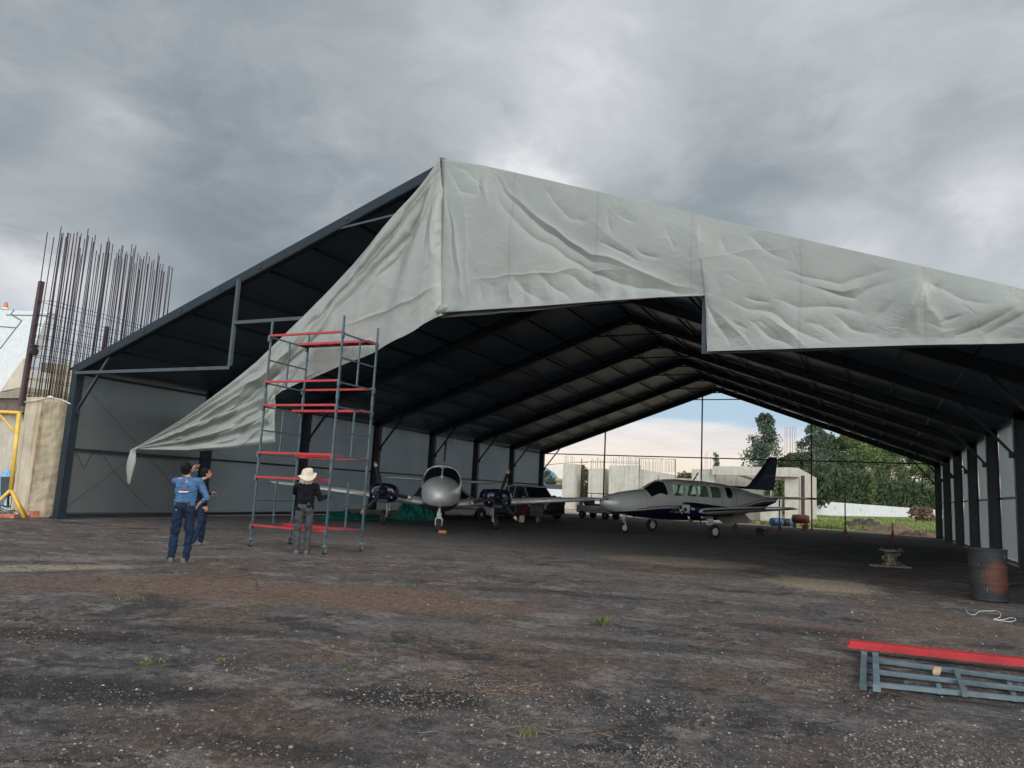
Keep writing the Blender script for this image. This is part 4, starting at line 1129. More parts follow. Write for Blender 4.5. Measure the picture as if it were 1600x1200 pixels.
def airplane(label, M0, heading, kind):
    rz = math.atan2(heading[1], heading[0])
    root = thing('airplane', label, 'airplane', (M0[0], M0[1], 0), rz)
    SP = 1.0 if kind == 'engines' else .93
    livery = plane_paint((.78, .78, .76) if kind == 'engines' else (.78, .785, .765))
    b = MB(); xs = [3.97, 3.95, 3.9, 3.8, 3.65, 3.5, 3.3, 3.1, 2.8, 2.5, 2.2, 2.05, 1.95, 1.85, 1.75, 1.6, 1.4, 1.2, 1.0, .8, .4, 0, -.5, -1, -1.5, -2, -2.5, -3, -3.5, -4, -4.5, -5, -5.4, -5.7]
    xs = [TX(x) for x in xs]
    wz = [(.92, .40), (.26, -.24), (-.34, -.86), (-1.00, -1.54)]
    for e_ in [v for w_ in wz for v in w_]: xs.append(e_)
    xs = sorted(set(round(v, 3) for v in xs if not any(a_ > v > c_ for a_, c_ in wz)), reverse=True)
    ta, tb = th_of(0, 2.07), th_of(0, 1.60)
    ths = [2*PI*k/48 for k in range(48)]
    for v in (ta, tb, 2*PI-ta, 2*PI-tb):
        k = min(range(48), key=lambda i: abs(ths[i]-v)); ths[k] = v
    ths = sorted(ths)
    b.loft([[S_(x, a) for a in ths] for x in xs])
    keepf, keeps, keepm = [], [], []
    for f_, s1, m1 in zip(b.f, b.sm, b.mi):
        if len(f_) == 4:
            i_ = min(f_)//48; k_ = sorted(set(v % 48 for v in f_)); kk = k_[0] if k_[-1]-k_[0] < 24 else 47
            xa, xb2 = xs[i_], xs[i_+1]; tc0 = ths[kk]; tc1 = ths[(kk+1) % 48] if kk < 47 else 2*PI
            inx = any(abs(xa-w_[0]) < 1e-6 and abs(xb2-w_[1]) < 1e-6 for w_ in wz)
            tm_ = (tc0+tc1)/2; tm_ = tm_ if tm_ < PI else 2*PI-tm_
            if inx and ta < tm_ < tb: continue
        keepf.append(f_); keeps.append(s1); keepm.append(m1)
    b.f, b.sm, b.mi = keepf, keeps, keepm
    fus = b.build('fuselage', livery, root)
    b = MB(); b.box((-.3, 0, 1.0), (3.6, 1.0, .06)); b.box((1.25, 0, 1.45), (.05, .95, .8)); b.build('cabin_floor', M['black'], fus)
    for k in range(3):
        for s_ in (-1, 1):
            b = MB(); b.box((.45-.85*k, s_*.30, 1.42), (.10, .36, .55), rot=Matrix.Rotation(-.15, 3, 'Y')); b.box((.65-.85*k, s_*.30, 1.18), (.40, .36, .12)); b.build('cabin_seat', M['curtain'], fus, bevel=.03)
    # windscreen halves
    for s_ in (-1, 1):
        f0 = lambda x: .05 if s_ > 0 else -.05
        b = patch((2.03, 1.26), lambda x: s_*.085, lambda x: s_*(1.16+.05*(1.96-x)), .006, 12, 8, .10); b.build('windscreen', M['glass_dark'], fus, recalc=False)
    b = MB(); b.tube([S_(x, 0, .012) for x in (2.08, 1.9, 1.7, 1.5, 1.3, 1.2)], .026, 6); b.build('windscreen_post', M['silver'], fus)
    b = MB(); b.tube([S_(1.22, a, .004) for a in [-1.15+2.3*k/12 for k in range(13)]], .022, 6); b.build('windscreen_frame', M['silver'], fus)
    wins = [(1.16, .98, .44), (.92, .40, .50), (.26, -.24, .48), (-.34, -.86, .48), (-1.00, -1.54, .48), (-1.84, -2.20, .42)]
    for s_ in (-1, 1):
        # the pointed cockpit side window
        def ft(x): return s_*th_of(x, min(2.10+.02*(1.8-x), 1.78+.62*max(0, (1.98-x))+.01))
        def fb(x): return s_*th_of(x, 1.76-.16*min(1, (1.98-x)/.7))
        b = patch((1.94, 1.22), ft, fb, .007, 12, 6); b.build('cockpit_window', M['glass_dark'], fus, recalc=False)
        for x0, x1, hh in wins[1:]:
            zc = 1.83
            b = patch((x0, x1), lambda x: s_*th_of(x, zc+hh/2+.01), lambda x: s_*th_of(x, zc-hh/2-.01), .002 if x0 > -1.6 else .006, 14, 8, .0 if x0 > -1.6 else .2)
            b.build('cabin_window', M['tinted'] if x0 > -1.6 else M['glass_dark'], fus, recalc=False)
            if x0 > -1.6:
                b = MB(); zt_, zb_ = zc+hh/2, zc-hh/2
                loop = [S_(x, s_*th_of(x, z), .008) for x, z in [(x0-.06, zt_), (x1+.06, zt_), (x1, zt_-.06), (x1, zb_+.06), (x1+.06, zb_), (x0-.06, zb_), (x0, zb_+.06), (x0, zt_-.06), (x0-.06, zt_)]]
                b.tube(loop, .018, 6); b.build('window_frame', livery, fus)
    # door outline and handle on the left side
    b = MB()
    for x0 in (-1.60, -2.42):
        b.tube([S_(x0, th_of(x0, z), .004) for z in np.linspace(1.0, 2.05, 9)], .005, 5)
    b.build('door_seam', M['black'], fus)
    # wings
    for s_ in (-1, 1):
        b = MB(); secs = []
        for y, le, te, z, th in ((.45, 1.32, -1.15, .86, .11), (.9, 1.25, -1.15, .90, .13), (1.4, 1.10, -1.12, .95, .14), (2.6, .95, -1.05, 1.04, .14), (4.2, .65, -.92, 1.17, .13), (5.6, .40, -.80, 1.28, .12), (6.05, .25, -.72, 1.31, .10), (6.2, -.05, -.62, 1.33, .06)):
            secs.append(airfoil(le, te, s_*y*SP, z, th))
        b.loft(secs[2:])
        wing = b.build('wing', M['silver'], root)
        b = MB(); b.loft(secs[:3]); b.build('wing_root', M['silver'] if kind == 'engines' else M['navy'], root)
        b = MB(); b.loft([[(x_, y_, z_-.02) for x_, y_, z_ in airfoil(le+.006, le-.10, s_*y*SP, z+.02, .75)] for y, le, z in ((2.7, .94, 1.05), (4.2, .65, 1.17), (5.6, .40, 1.28))]); b.build('leading_edge', M['silver'] if kind == 'engines' else M['black'], wing)
        b = MB(); b.ell((-.2, s_*6.2*SP, 1.33), (.26, .05, .045)); b.build('wing_tip_light', M['chrome'], wing)
        if kind != 'engines' and s_ > 0:
            b = MB(); b.loft([[(-1.05, 2.6, 1.03), (-1.05, 2.6, 1.01), (-1.45, 2.6, .70), (-1.45, 2.6, .72)], [(-1.1, .75, .88), (-1.1, .75, .86), (-1.62, .75, .52), (-1.62, .75, .54)]], smooth=False)
            b.build('flap', M['silver'], wing)
    # nacelles, propellers
    angs = {-1: (109, 349, 229), 1: (71, 195, 313)}
    for s_ in (-1, 1):
        b = MB(); rings = []
        prof = ((2.05, .16, .10, 1.18), (2.04, .34, .22, 1.18), (1.99, .43, .29, 1.17), (1.8, .49, .33, 1.16), (1.3, .50, .33, 1.14), (.7, .40, .30, 1.12), (0, .34, .26, 1.08), (-.8, .22, .19, 1.08), (-1.5, .05, .05, 1.10)) if kind == 'engines' else \
               ((1.30, .28, .20, 1.10), (1.28, .34, .27, 1.09), (.7, .36, .27, 1.08), (0, .32, .24, 1.06), (-.8, .22, .18, 1.07), (-1.5, .05, .05, 1.09))
        for x, hw, hh, zc in prof:
            rings.append([(x, s_*1.95+hw*math.copysign(abs(math.sin(a))**.75, math.sin(a)), zc+hh*math.copysign(abs(math.cos(a))**.75, math.cos(a))) for a in [2*PI*k/28 for k in range(28)]])
        b.loft(rings); nac = b.build('nacelle', M['navy'], root)
        if kind == 'engines':
            for sy in (-1, 1):
                b = MB(); b.lathe([(.085, 0), (.075, .01), (.05, .012)], (2.045, s_*1.95+sy*.24, 1.17), 'X', 16); b.build('intake', M['black'], nac)
                b = MB(); b.lathe([(.035, 0), (.03, .015)], (2.03, s_*1.95+sy*.30, 1.02), 'X', 12); b.build('landing_light', M['chrome'], nac)
            b = MB(); b.box((1.95, s_*1.95, .90), (.30, .34, .10)); b.build('chin_scoop', M['black'], nac)
            b = MB(); b.lathe([(.17, 2.03), (.175, 2.10), (.15, 2.22), (.10, 2.33), (.04, 2.39), (.005, 2.41)], (0, s_*1.95, 1.21), 'X', 24); b.build('spinner', pbr('dark_polished_spinner', (.05, .055, .07), .18, .7, .05, 3), nac)
            for a in angs[s_]:
                ar = R(a); c = Vector((2.12, s_*1.95, 1.21)); dv = Vector((0, math.cos(ar), math.sin(ar))); pv = Vector((0, -math.sin(ar), math.cos(ar)))
                def ring(r_, ch, tw, th):
                    u = (pv*math.cos(tw)+Vector((1, 0, 0))*math.sin(tw)); n_ = dv.cross(u)
                    return [c+dv*r_+u*ch*k1+n_*th*k2 for k1, k2 in ((-.5, 0), (-.3, .5), (.2, .5), (.5, 0), (.2, -.5), (-.3, -.5))]
                b = MB(); b.loft([ring(.12, .07, 1.0, .05), ring(.25, .11, .85, .04), ring(.45, .145, .65, .028), ring(.65, .14, .5, .022), ring(.80, .125, .42, .018), ring(.86, .12, .40, .016)])
                bl = b.build('propeller_blade', M['black'], nac)
                b = MB(); b.loft([ring(.861, .121, .40, .017), ring(.95, .11, .38, .014)]); b.build('tip_band', M['white'], bl)
                b = MB(); b.loft([ring(.951, .109, .38, .014), ring(1.0, .09, .36, .012), ring(1.02, .03, .36, .008)]); b.build('tip_band', pbr('amber_tip', (.45, .20, .05), .5), bl)
        else:
            # the engine is off: bare firewall mount with two round ports
            b = MB(); b.box((1.36, s_*1.95, 1.14), (.08, .58, .24)); b.bar((1.40, s_*1.95-.28, 1.05), (1.30, s_*1.95-.20, .92), .04, .04); b.bar((1.40, s_*1.95+.28, 1.05), (1.30, s_*1.95+.20, .92), .04, .04)
            b.box((1.42, s_*1.95+.16, 1.03), (.06, .18, .16)); fwl = b.build('firewall', M['white'], nac, bevel=.02)
            for sy in (-1, 1):
                b = MB(); b.lathe([(.082, 0), (.082, .02), (.06, .022)], (1.455 if sy > 0 else 1.405, s_*1.95+sy*.17, 1.15-.07*(sy > 0)), 'X', 18); b.build('port', M['black'], fwl)
            b = MB(); b.tube([(1.1, s_*1.95-.1, .82), (1.0, s_*1.95-.15, .66), (.9, s_*1.95-.1, .62)], .05, 8); b.build('exhaust', M['chrome'], nac)
            b = MB(); b.ell((.5, s_*1.95+.1, .80), (.16, .07, .07)); b.build('exhaust', M['chrome'], nac)
    # main and nose gear
    for x, y, wr, nm in ((0, 2.06, .27, 'main_gear'), (0, -2.06, .27, 'main_gear'), (3.02 if kind == 'engines' else 2.83, 0, .215, 'nose_gear')):
        s_ = 1 if y > 0 else -1
        b = MB(); zt = .98 if nm == 'main_gear' else .85
        off = -.13*s_ if nm == 'main_gear' else 0
        b.tube([(x, y+off, zt), (x, y+off, wr+.30)], .045, 10); b.tube([(x, y+off, wr+.32), (x, y+off, wr+.02)], .030, 10)
        if nm == 'main_gear': b.tube([(x, y+off, wr+.22), (x, y+off*.95, wr+.05), (x, y, wr)], .035, 8); b.bar((x+.10, y+off, wr+.42), (x+.16, y+off, wr+.26), .03, .03); b.bar((x+.16, y+off, wr+.26), (x+.04, y+off, wr+.10), .03, .03); b.tube([(x+.02, y+off, .75), (x+.3, y+off*.2, .96)], .022, 6)
        else:
            for sy in (-1, 1): b.tube([(x, sy*.02, wr+.30), (x, sy*.105, wr+.20), (x, sy*.105, wr-.0)], .022, 8)
            b.bar((x+.06, 0, wr+.42), (x+.14, 0, wr+.30), .04, .03); b.tube([(x-.02, 0, .62), (x-.35, 0, .82)], .025, 6)
        gear = b.build(nm, M['white'], root)
        b = MB(); b.lathe([(wr*.62, -.075), (wr*.90, -.075), (wr*.985, -.055), (wr, -.02), (wr, .02), (wr*.985, .055), (wr*.90, .075), (wr*.62, .075)], (x, y, wr), 'Y', 28); wh = b.build('tyre', M['rubber'], gear)
        b = MB(); b.lathe([(.02, -.082), (wr*.5, -.078), (wr*.60, -.070), (wr*.60, .070), (wr*.5, .078), (.02, .082)], (x, y, wr), 'Y', 20); b.build('hub', M['white'], gear)
        if nm == 'main_gear':
            b = MB(); b.box((x+.05, y+off+.09*s_*-1, .72), (.30, .015, .42)); b.build('gear_door', M['silver'], gear)
            b = MB()
            for k in range(5): b.lathe([(.018, .083*s_), (.016, .086*s_)], (x+.10*wr/.27*math.cos(k*1.257), y, wr+.10*wr/.27*math.sin(k*1.257)), 'Y', 8)
            b.build('hub_hole', M['black'], gear)
    # tail
    T0 = .50
    b = MB(); th = .05
    def fin(x0, x1, z, t_):
        x0 += T0; x1 += T0
        return [(x0, 0, z), (x0-.25*(x0-x1), t_, z), (x1, .012, z), (x1, -.012, z), (x0-.25*(x0-x1), -t_, z)]
    b.loft([fin(-2.6, -3.9, 2.16, .02), fin(-3.75, -5.55, 1.98 if False else 2.05, .05), fin(-4.15, -5.62, 2.25, .065), fin(-4.75, -5.72, 2.9, .055), fin(-5.20, -5.80, 3.40, .045), fin(-5.38, -5.76, 3.52, .03), fin(-5.50, -5.70, 3.55, .01)], smooth=False)
    fin_o = b.build('tail_fin', M['tailnavy'], root)
    b = MB(); b.bar((-4.5, 0, 2.66), (-5.1, 0, 2.72), .115, .03); b.bar((-4.4, 0, 2.60), (-5.0, 0, 2.62), .118, .012); b.build('fin_stripe', pbr('muted_stripe', (.20, .14, .15), .5), fin_o)
    for s_ in (-1, 1):
        b = MB(); b.loft([airfoil(-4.25, -5.25, s_*.05, 1.72, .14), airfoil(-4.35, -5.22, s_*1.4, 1.73, .14), airfoil(-4.50, -5.18, s_*2.6, 1.75, .13), airfoil(-4.65, -5.12, s_*2.75, 1.75, .05)]); tp = b.build('tailplane', M['silver'], root)
        b = MB(); b.box((-4.80, s_*2.62, 1.77), (.60, .30, .05)); b.build('elevator_horn', M['tailnavy'], tp)
    b = MB(); b.ell((-5.12, 0, 1.70), (.22, .07, .10)); b.build('tail_cone', M['white'], root)
    b = MB()
    b.bar((-.6, 0, 2.27), (-.85, 0, 2.62), .02, .05); b.build('antenna', M['black'], root)
    b = MB(); b.tube([(1.2, 0, 2.18), (1.18, 0, 2.40)], .012, 6); b.build('antenna', M['chrome'], root)
    if kind == 'engines':
        b = MB(); b.tube([S_(3.2, .2, .01), S_(2.9, .25, .01)], .006, 5); b.build('pitot', M['chrome'], root)
        b = MB(); b.prism([(-.07, .62), (.07, .62), (.07, .38), (-.07, .38)], 2.95, 2.965, 'X'); b.build('nose_gear_door', M['silver'], root)
    return root
airplane('silver and navy twin propeller airplane parked nose on beneath the left side of the roof', (-13.99, 23.68), (.50, -.866), 'engines')
airplane('silver airplane with navy tail and green tinted windows, its engines removed', (-6.88, 31.33), (-.64, -.77), 'bare')
g_ = G(691, 833)
b = MB(); b.prism([(-.14, 0), (.14, 0), (.12, .09), (-.12, .09)], -.06, .06); o = b.build('wheel_chock', M['orange'], bevel=.008); o.location = (g_[0], g_[1], 0); o.rotation_euler = (0, 0, .52)
tag(o, 'orange block against the nose wheel of the nose on airplane', 'wheel chock')

# ================================================================== VEHICLES
def wheel(parent, x, y, r_, w_=.2):
    b = MB(); b.lathe([(r_*.62, -w_/2), (r_*.93, -w_/2), (r_, -w_*.35), (r_, w_*.35), (r_*.93, w_/2), (r_*.62, w_/2)], (x, y, r_), 'Y', 28); o = b.build('wheel', M['rubber'], parent)
    b = MB(); s_ = 1 if y > 0 else -1
    b.lathe([(.03, s_*w_*.52), (r_*.30, s_*w_*.50), (r_*.60, s_*w_*.44), (r_*.63, s_*w_*.2)], (x, y, r_), 'Y', 20)
    b.build('hubcap', M['galv_light'], o)
    b = MB()
    for k in range(7):
        a = k*2*PI/7; b.box((x+r_*.42*math.cos(a), y+s_*w_*.50, r_+r_*.42*math.sin(a)), (r_*.10, .02, r_*.16), rot=Matrix.Rotation(-a, 3, 'Y'))
    b.build('hub_slot', M['black'], o)
def car(label, loc, rz, L, W, paint, low, roof, belt, wheels, r_=.29, suv=False, group=None, cat='car', name='parked_car', plate=None, rack=False):
    """low: (x, z) upper outline of the body; roof: (x, z) outline of the cabin"""
    root = thing(name, label, cat, (loc[0], loc[1], 0), rz, group)
    b = MB(); rings = []
    x0, x1 = low[0][0], low[-1][0]
    n = 26
    for i in range(n+1):
        x = x0+(x1-x0)*i/n; u = abs(2*i/n-1)
        zt = interp(low, x); hw = W/2*(1-.10*max(0, u-.72)/.28*1.2)
        zb = .22+.10*max(0, u-.8)/.2
        for wx in wheels:      # wheel arches
            d_ = abs(x-wx)
            if d_ < r_*1.22: zb = max(zb, r_+math.sqrt(max(0, (r_*1.22)**2-d_*d_))*.96)
        zm = (zt+zb)/2+.05
        half = [(hw*.95, zb), (hw, zb+.08), (hw*1.0, zm), (hw*.965, zt-.06), (hw*.90, zt)]
        rings.append([(x, y, z) for y, z in half]+[(x, -y, z) for y, z in reversed(half)])
    b.loft(rings, smooth=False); b.build('body', paint, root, bevel=.012)
    # dark cabin glass, painted roof and pillars
    b = MB(); rings = []
    rx0, rx1 = roof[0][0], roof[-1][0]
    xs = sorted(set([p[0] for p in roof]+[rx0+(rx1-rx0)*k/14 for k in range(15)]))
    def sec(x, g_=0.0):
        zt = interp(roof, x); zb = interp(low, x)-.02; k = (zt-zb)
        return [(W*.465+g_, zb), (W*.465-.22*k*.7+g_, zb+k*.8), (W*.40-.10*k+g_, zt+g_)]
    for x in xs:
        h = sec(x); rings.append([(x, y, z) for y, z in h]+[(x, -y, z) for y, z in reversed(h)])
    b.loft(rings, smooth=False); cab = b.build('cabin_glass', M['glass_dark'], root)
    b = MB(); rr = []
    mx_ = max(z for _, z in roof)
    xs2 = [x for x in xs if interp(roof, x) > mx_-.10]
    for x in xs2:
        z = interp(roof, x); yy = sec(x)[2][0]+.015; rr.append([(x, yy+.03, z-.05), (x, yy, z+.012), (x, -yy, z+.012), (x, -yy-.03, z-.05)])
    b.loft(rr, smooth=False); b.build('roof', paint, root)
    for s_ in (-1, 1):
        b = MB()
        def pillar(xa, xb, wd=.06):
            a_, b2 = sec(xa, .006), sec(xb, .006)
            b.bar((xa, s_*a_[0][0], a_[0][1]), (xb, s_*b2[1][0], b2[1][1]), .03, wd, (1, 0, 0)); b.bar((xb, s_*b2[1][0], b2[1][1]), (xb, s_*b2[2][0], b2[2][1]), .03, wd, (1, 0, 0))
        pillar(roof[0][0]+.05, roof[1][0]); pillar(roof[-1][0]-.05, roof[-2][0]); m1 = (roof[1][0]+roof[-2][0])/2; pillar(m1, m1)
        if suv: pillar(m1-.75, m1-.75, .10)
        b.build('pillar', paint, root)
        b = MB(); b.box((x1-.06, s_*W*.36, interp(low, x1-.1)-.10), (.10, .26, .12)); b.build('headlight', M['chrome'], root, bevel=.02)
        b = MB(); b.box((x0+.04, s_*W*.40, interp(low, x0+.1)-.14), (.08, .14, .20)); b.build('tail_light', M['red'], root, bevel=.02)
        b = MB(); b.box((roof[-2][0]+.25, s_*W*.52, interp(low, 0)+.08), (.10, .14, .10)); b.build('mirror', paint, root, bevel=.02)
        b = MB(); b.box(((x0+x1)/2, s_*(W/2+.004), .52), (L*.52, .012, .05)); b.build('side_strip', M['black'], root)
        b = MB()
        for xx in (m1-.02, roof[-2][0]-.02+.35): b.box((xx, s_*(W/2+.001), (interp(low, 0)+.35)/2+.05), (.008, .006, .50))
        b.build('door_gap', M['black'], root)
    for wx in wheels:
        for s_ in (-1, 1): wheel(root, wx, s_*(W/2-.10), r_)
    b = MB(); b.box((x0+.02, 0, .42), (.10, W*.86, .20)); b.build('bumper', M['black'] if suv else paint, root, bevel=.02)
    b = MB(); b.box((x1-.02, 0, .42), (.10, W*.86, .20)); b.build('bumper', M['black'] if suv else paint, root, bevel=.02)
    if plate:
        b = MB(); b.box((x0-.04, 0, .62), (.02, .34, .16)); b.build('number_plate', M['plate'], root)
    if rack:
        b = MB()
        for s_ in (-1, 1): b.tube([(roof[1][0]+.1, s_*W*.34, mx_+.09), (roof[-2][0]-.1, s_*W*.34, mx_+.09)], .02, 6)
        for xx in np.linspace(roof[1][0]+.3, roof[-2][0]-.3, 3): b.tube([(xx, -W*.36, mx_+.10), (xx, W*.36, mx_+.10)], .018, 6)
        b.build('roof_rack', M['black'], root)
    return root
# silver hatchback against the left wall
low_h = [(-1.85, .72), (-1.80, .88), (-1.2, .93), (.7, .92), (1.1, .90), (1.75, .74), (1.90, .58)]
roof_h = [(-1.72, .95), (-1.45, 1.38), (-.9, 1.46), (.1, 1.44), (.95, .95)]
c = G(751, 813)
ang = math.atan2(c[1]-G(640, 812)[1], c[0]-G(640, 812)[0])
ang = 1.15
car('silver small hatchback parked along the left wall behind the nose on airplane', (c[0]-1.2*math.cos(ang)-.75*math.sin(ang), c[1]-1.2*math.sin(ang)+.75*math.cos(ang)), ang, 3.75, 1.62, M['silver_car'], low_h, roof_h, .92, (-1.22, 1.2), .28)
car('black car with a yellow number plate parked behind the silver hatchback', (-17.6, 35.6), PI/2+.35, 3.9, 1.66, M['black'], low_h, roof_h, .92, (-1.22, 1.2), .29, plate=True)
low_s = [(-2.2, .85), (-2.15, 1.02), (-1, 1.06), (.9, 1.05), (1.2, 1.02), (2.05, .92), (2.2, .72)]
roof_s = [(-2.1, 1.08), (-1.95, 1.72), (-1.0, 1.80), (.3, 1.78), (1.05, 1.08)]
suv = car('white off road vehicle with a roof rack parked near the rear opening', (-17.15, 39.3), -.62, 4.4, 1.78, M['white'], low_s, roof_s, 1.05, (-1.35, 1.35), .38, suv=True, cat='off road vehicle', rack=True)
b = MB(); b.lathe([(.2, 0), (.36, .01), (.38, .2), (.2, .22)], (-2.28, 0, 1.0), 'X', 20); b.build('spare_wheel', M['rubber'], suv)
b = MB()
for k in range(8): b.ell((2.30+.1*rng.random(), rng.uniform(-.5, .5), rng.uniform(.5, 1.1)), (.16, .24, .26))
remesh_obj('load_cover', b, M['black'], suv, .05, 3, .03, 5)
# open utility cart by the opening
g_ = G(918, 810)
cart = thing('utility_cart', 'small open white utility cart with a canopy frame near the rear opening', 'cart', (g_[0]+.6, g_[1]+.3, 0), -.35)
b = MB(); b.prism([(-1.3, .35), (1.2, .35), (1.35, .55), (1.3, .78), (.7, .86), (.35, .62), (-.2, .60), (-.3, .80), (-1.3, .80)], -.6, .6); b.build('body', M['white'], cart, bevel=.03)
for s_ in (-1, 1):
    b = MB(); b.tube([(-1.1, s_*.52, .8), (-1.0, s_*.52, 1.55), (.7, s_*.52, 1.55), (1.05, s_*.52, .85)], .025, 8); b.build('canopy_post', M['frame_grey'], cart)
    for x in (-.85, .95): wheel(cart, x, s_*.52, .25, .16)
b = MB(); b.box((-.5, 0, .85), (.5, 1.0, .12)); b.box((-.76, 0, 1.08), (.10, 1.0, .40)); b.build('seat', M['black'], cart, bevel=.03)
b = MB(); b.box((1.33, 0, .48), (.06, 1.1, .22)); b.build('bumper', M['black'], cart, bevel=.02)
b = MB(); b.tube([(.55, -.2, .85), (.35, -.2, 1.10)], .015, 6); b.lathe([(.14, 0), (.16, .01), (.14, .02)], (.33, -.2, 1.10), 'X', 16); b.build('steering_wheel', M['black'], cart)

# ================================================================== THINGS INSIDE AND ON THE TARMAC
def cloth_heap(name, px0, px1, py, h, depth, mat, label, cat, seed):
    a, c_ = G(px0, py), G(px1, py+1)
    def fn(u, v):
        e = math.sin(PI*u)**.7*math.sin(PI*v)**.6 if 0 < u < 1 and 0 < v < 1 else 0
        n_ = mnoise.fractal(Vector((u*5+seed, v*3, seed)), .8, 2.1, 5)
        return ((c_[0]-a[0])*u+ -depth*(v-.5)*.9+.05*n_, (c_[1]-a[1])*u+depth*(v-.5)*.45, max(.01, h*e*(.75+.55*n_)+.03*abs(n_)+.01))
    o = grid(70, 36, fn).build(name, mat, recalc=False); o.location = (a[0], a[1], 0)
    return tag(o, label, cat)
cloth_heap('green_tarpaulin', 616, 684, 812, 1.0, 1.5, M['greentarp'], 'green tarpaulin heaped high behind the left propeller of the nose on airplane', 'tarpaulin', 1.0)
cloth_heap('green_tarpaulin', 497, 600, 811, .30, 1.4, M['greentarp'], 'low strip of green tarpaulin on the ground behind the scaffold tower', 'tarpaulin', 5.0)
a_, b2 = G(560, 806), G(660, 808)
for k in range(3):
    b = MB(); b.bar((a_[0]-.6-.12*k, a_[1]+.1*k, .10+.06*k), (b2[0]-.6-.1*k, b2[1]+.1*k, .12+.06*k), .2, .05); o = b.build('plank', M['woodgrey'])
    tag(o, ('lowest', 'middle', 'topmost')[k]+' weathered plank of the pile beside the green tarpaulin', 'plank', 'planks piled beside the green tarpaulin')
def cone(px, py, h, label, group=None):
    g_ = G(px, py); root = thing('traffic_cone', label, 'traffic cone', (g_[0], g_[1], 0), .4, group)
    b = MB(); b.box((0, 0, .02), (h*.55, h*.55, .04)); b.build('base', M['orange'], root, bevel=.01)
    b = MB(); b.lathe([(h*.20, .04), (h*.13, h*.42)], (0, 0, 0), 'Z', 20); b.lathe([(h*.09, h*.66), (h*.035, h)], (0, 0, 0), 'Z', 20); b.build('cone_shell', M['orange'], root)
    b = MB(); b.lathe([(h*.13, h*.42), (h*.09, h*.66)], (0, 0, 0), 'Z', 20); b.build('reflective_band', M['white'], root)
    return root
cone(681.5, 813, .75, 'orange traffic cone with a white band beside the nose wheel and silver hatchback')
# covered trestle and oddments beyond the right propeller
g_ = G(826, 815)
tr = thing('covered_trestle', 'trestle under a maroon and khaki cover between propeller and white vehicle', 'trestle', (g_[0], g_[1], 0), .5)
b = MB()
for x in (-.35, .45):
    b.bar((x-.08, -.2, 0), (x, 0, .8), .05, .05); b.bar((x+.08, .2, 0), (x, 0, .8), .05, .05)
b.bar((-.5, 0, .8), (.6, 0, .8), .07, .07); b.build('trestle_frame', M['galv_light'], tr)
for nm, mt, x0, x1 in (('maroon_cover', 'maroon', -.62, -.05), ('khaki_cover', 'khaki', .02, .72)):
    b = MB(); rings = []
    for k in range(12):
        x = x0+(x1-x0)*k/11; w_ = .03*math.sin(k*1.9)
        rings.append([(x, -.26+w_, .25+.05*math.sin(k*2.3)), (x, -.12+w_*.5, .80), (x, .0, .90+.02*math.sin(k)), (x, .12-w_*.5, .80), (x, .26-w_, .28), (x, .22-w_, .28), (x, .10, .76), (x, 0, .86), (x, -.10, .76), (x, -.22+w_, .25)])
    b.loft(rings); b.build(nm, M[mt], tr)
g_ = G(815, 816)
b = MB(); b.box((0, 0, .15), (.24, .2, .30)); b.box((0, 0, .305), (.18, .15, .012)); o = b.build('cream_canister', M['cream'], bevel=.02); o.location = (g_[0], g_[1], 0); o.rotation_euler = (0, 0, .4)
tag(o, 'small cream canister on the floor in front of the covered trestle', 'canister')
g_ = G(1187, 836)
b = MB(); b.lathe([(.12, -.09), (.17, -.08), (.18, 0), (.17, .08), (.12, .09)], (0, 0, .18), 'Y', 20); b.box((0, 0, .02), (.5, .25, .04)); b.bar((0, 0, .2), (.5, .1, .28), .05, .05); o = b.build('tow_dolly', M['black']); o.location = (g_[0], g_[1], 0)
tag(o, 'small black wheeled dolly under the tail of the airplane without engines', 'dolly')

# oil drum, worn machine hub, cable
g_ = G(1549, 941)
def drum_mat():
    m_ = bpy.data.materials.new('weathered_drum'); m_.use_nodes = True
    q = NT(m_.node_tree); b = m_.node_tree.nodes['Principled BSDF']
    tc_ = q.new('ShaderNodeTexCoord').outputs['Object']
    n_ = q.noise(tc_, 6, 7, .7); n2_ = q.noise(q.vmath('MULTIPLY', tc_, (5, 5, 1.2)), 3, 6, .65)
    c = q.ramp(n_, [(.3, (.006, .007, .008)), (.6, (.018, .020, .022)), (.8, (.06, .062, .06))])
    d_ = q.vmath('DISTANCE', tc_, DRUM_SPOT)
    c = q.mix(q.step(q.math('ADD', d_, q.math('MULTIPLY', n2_, .35)), .50, .36), c, (.09, .028, .015))
    c = q.mix(q.step(n2_, .64, .70), c, (.18, .19, .18))
    c = q.mix(q.step(q.noise(tc_, 14, 5, .7), .60, .68, 0, .6), c, (.10, .045, .03))
    q.put(b.inputs['Base Color'], c); b.inputs['Roughness'].default_value = .7; q.put(b.inputs['Normal'], q.bump(n_, .4, .02))
    return m_
tod = Vector((-g_[0], -g_[1], 0)).normalized(); rgt = Vector((-tod.y, tod.x, 0))
DRUM_SPOT = tuple(tod*.24+rgt*.20+Vector((0, 0, .42)))
b = MB(); hgt = .88; prof = [(.02, .015), (.28, .015), (.292, .0), (.296, .03)]
for k in range(40):
    z = .04+(hgt-.08)*k/39; rb = .288
    for zr in (.30, .58): rb += .010*math.exp(-((z-zr)/.014)**2)
    prof.append((rb, z))
prof += [(.296, hgt-.02), (.296, hgt), (.282, hgt), (.28, hgt-.03), (.02, hgt-.035)]
b.lathe(prof, (0, 0, 0), 'Z', 40)
b.v = [(x+.012*mnoise.noise(Vector((x*5, y*5, z*5))), y+.012*mnoise.noise(Vector((x*5, y*5, z*5+7))), z) for x, y, z in b.v]
o = b.build('oil_drum', drum_mat()); o.location = (g_[0], g_[1]+.25, 0)
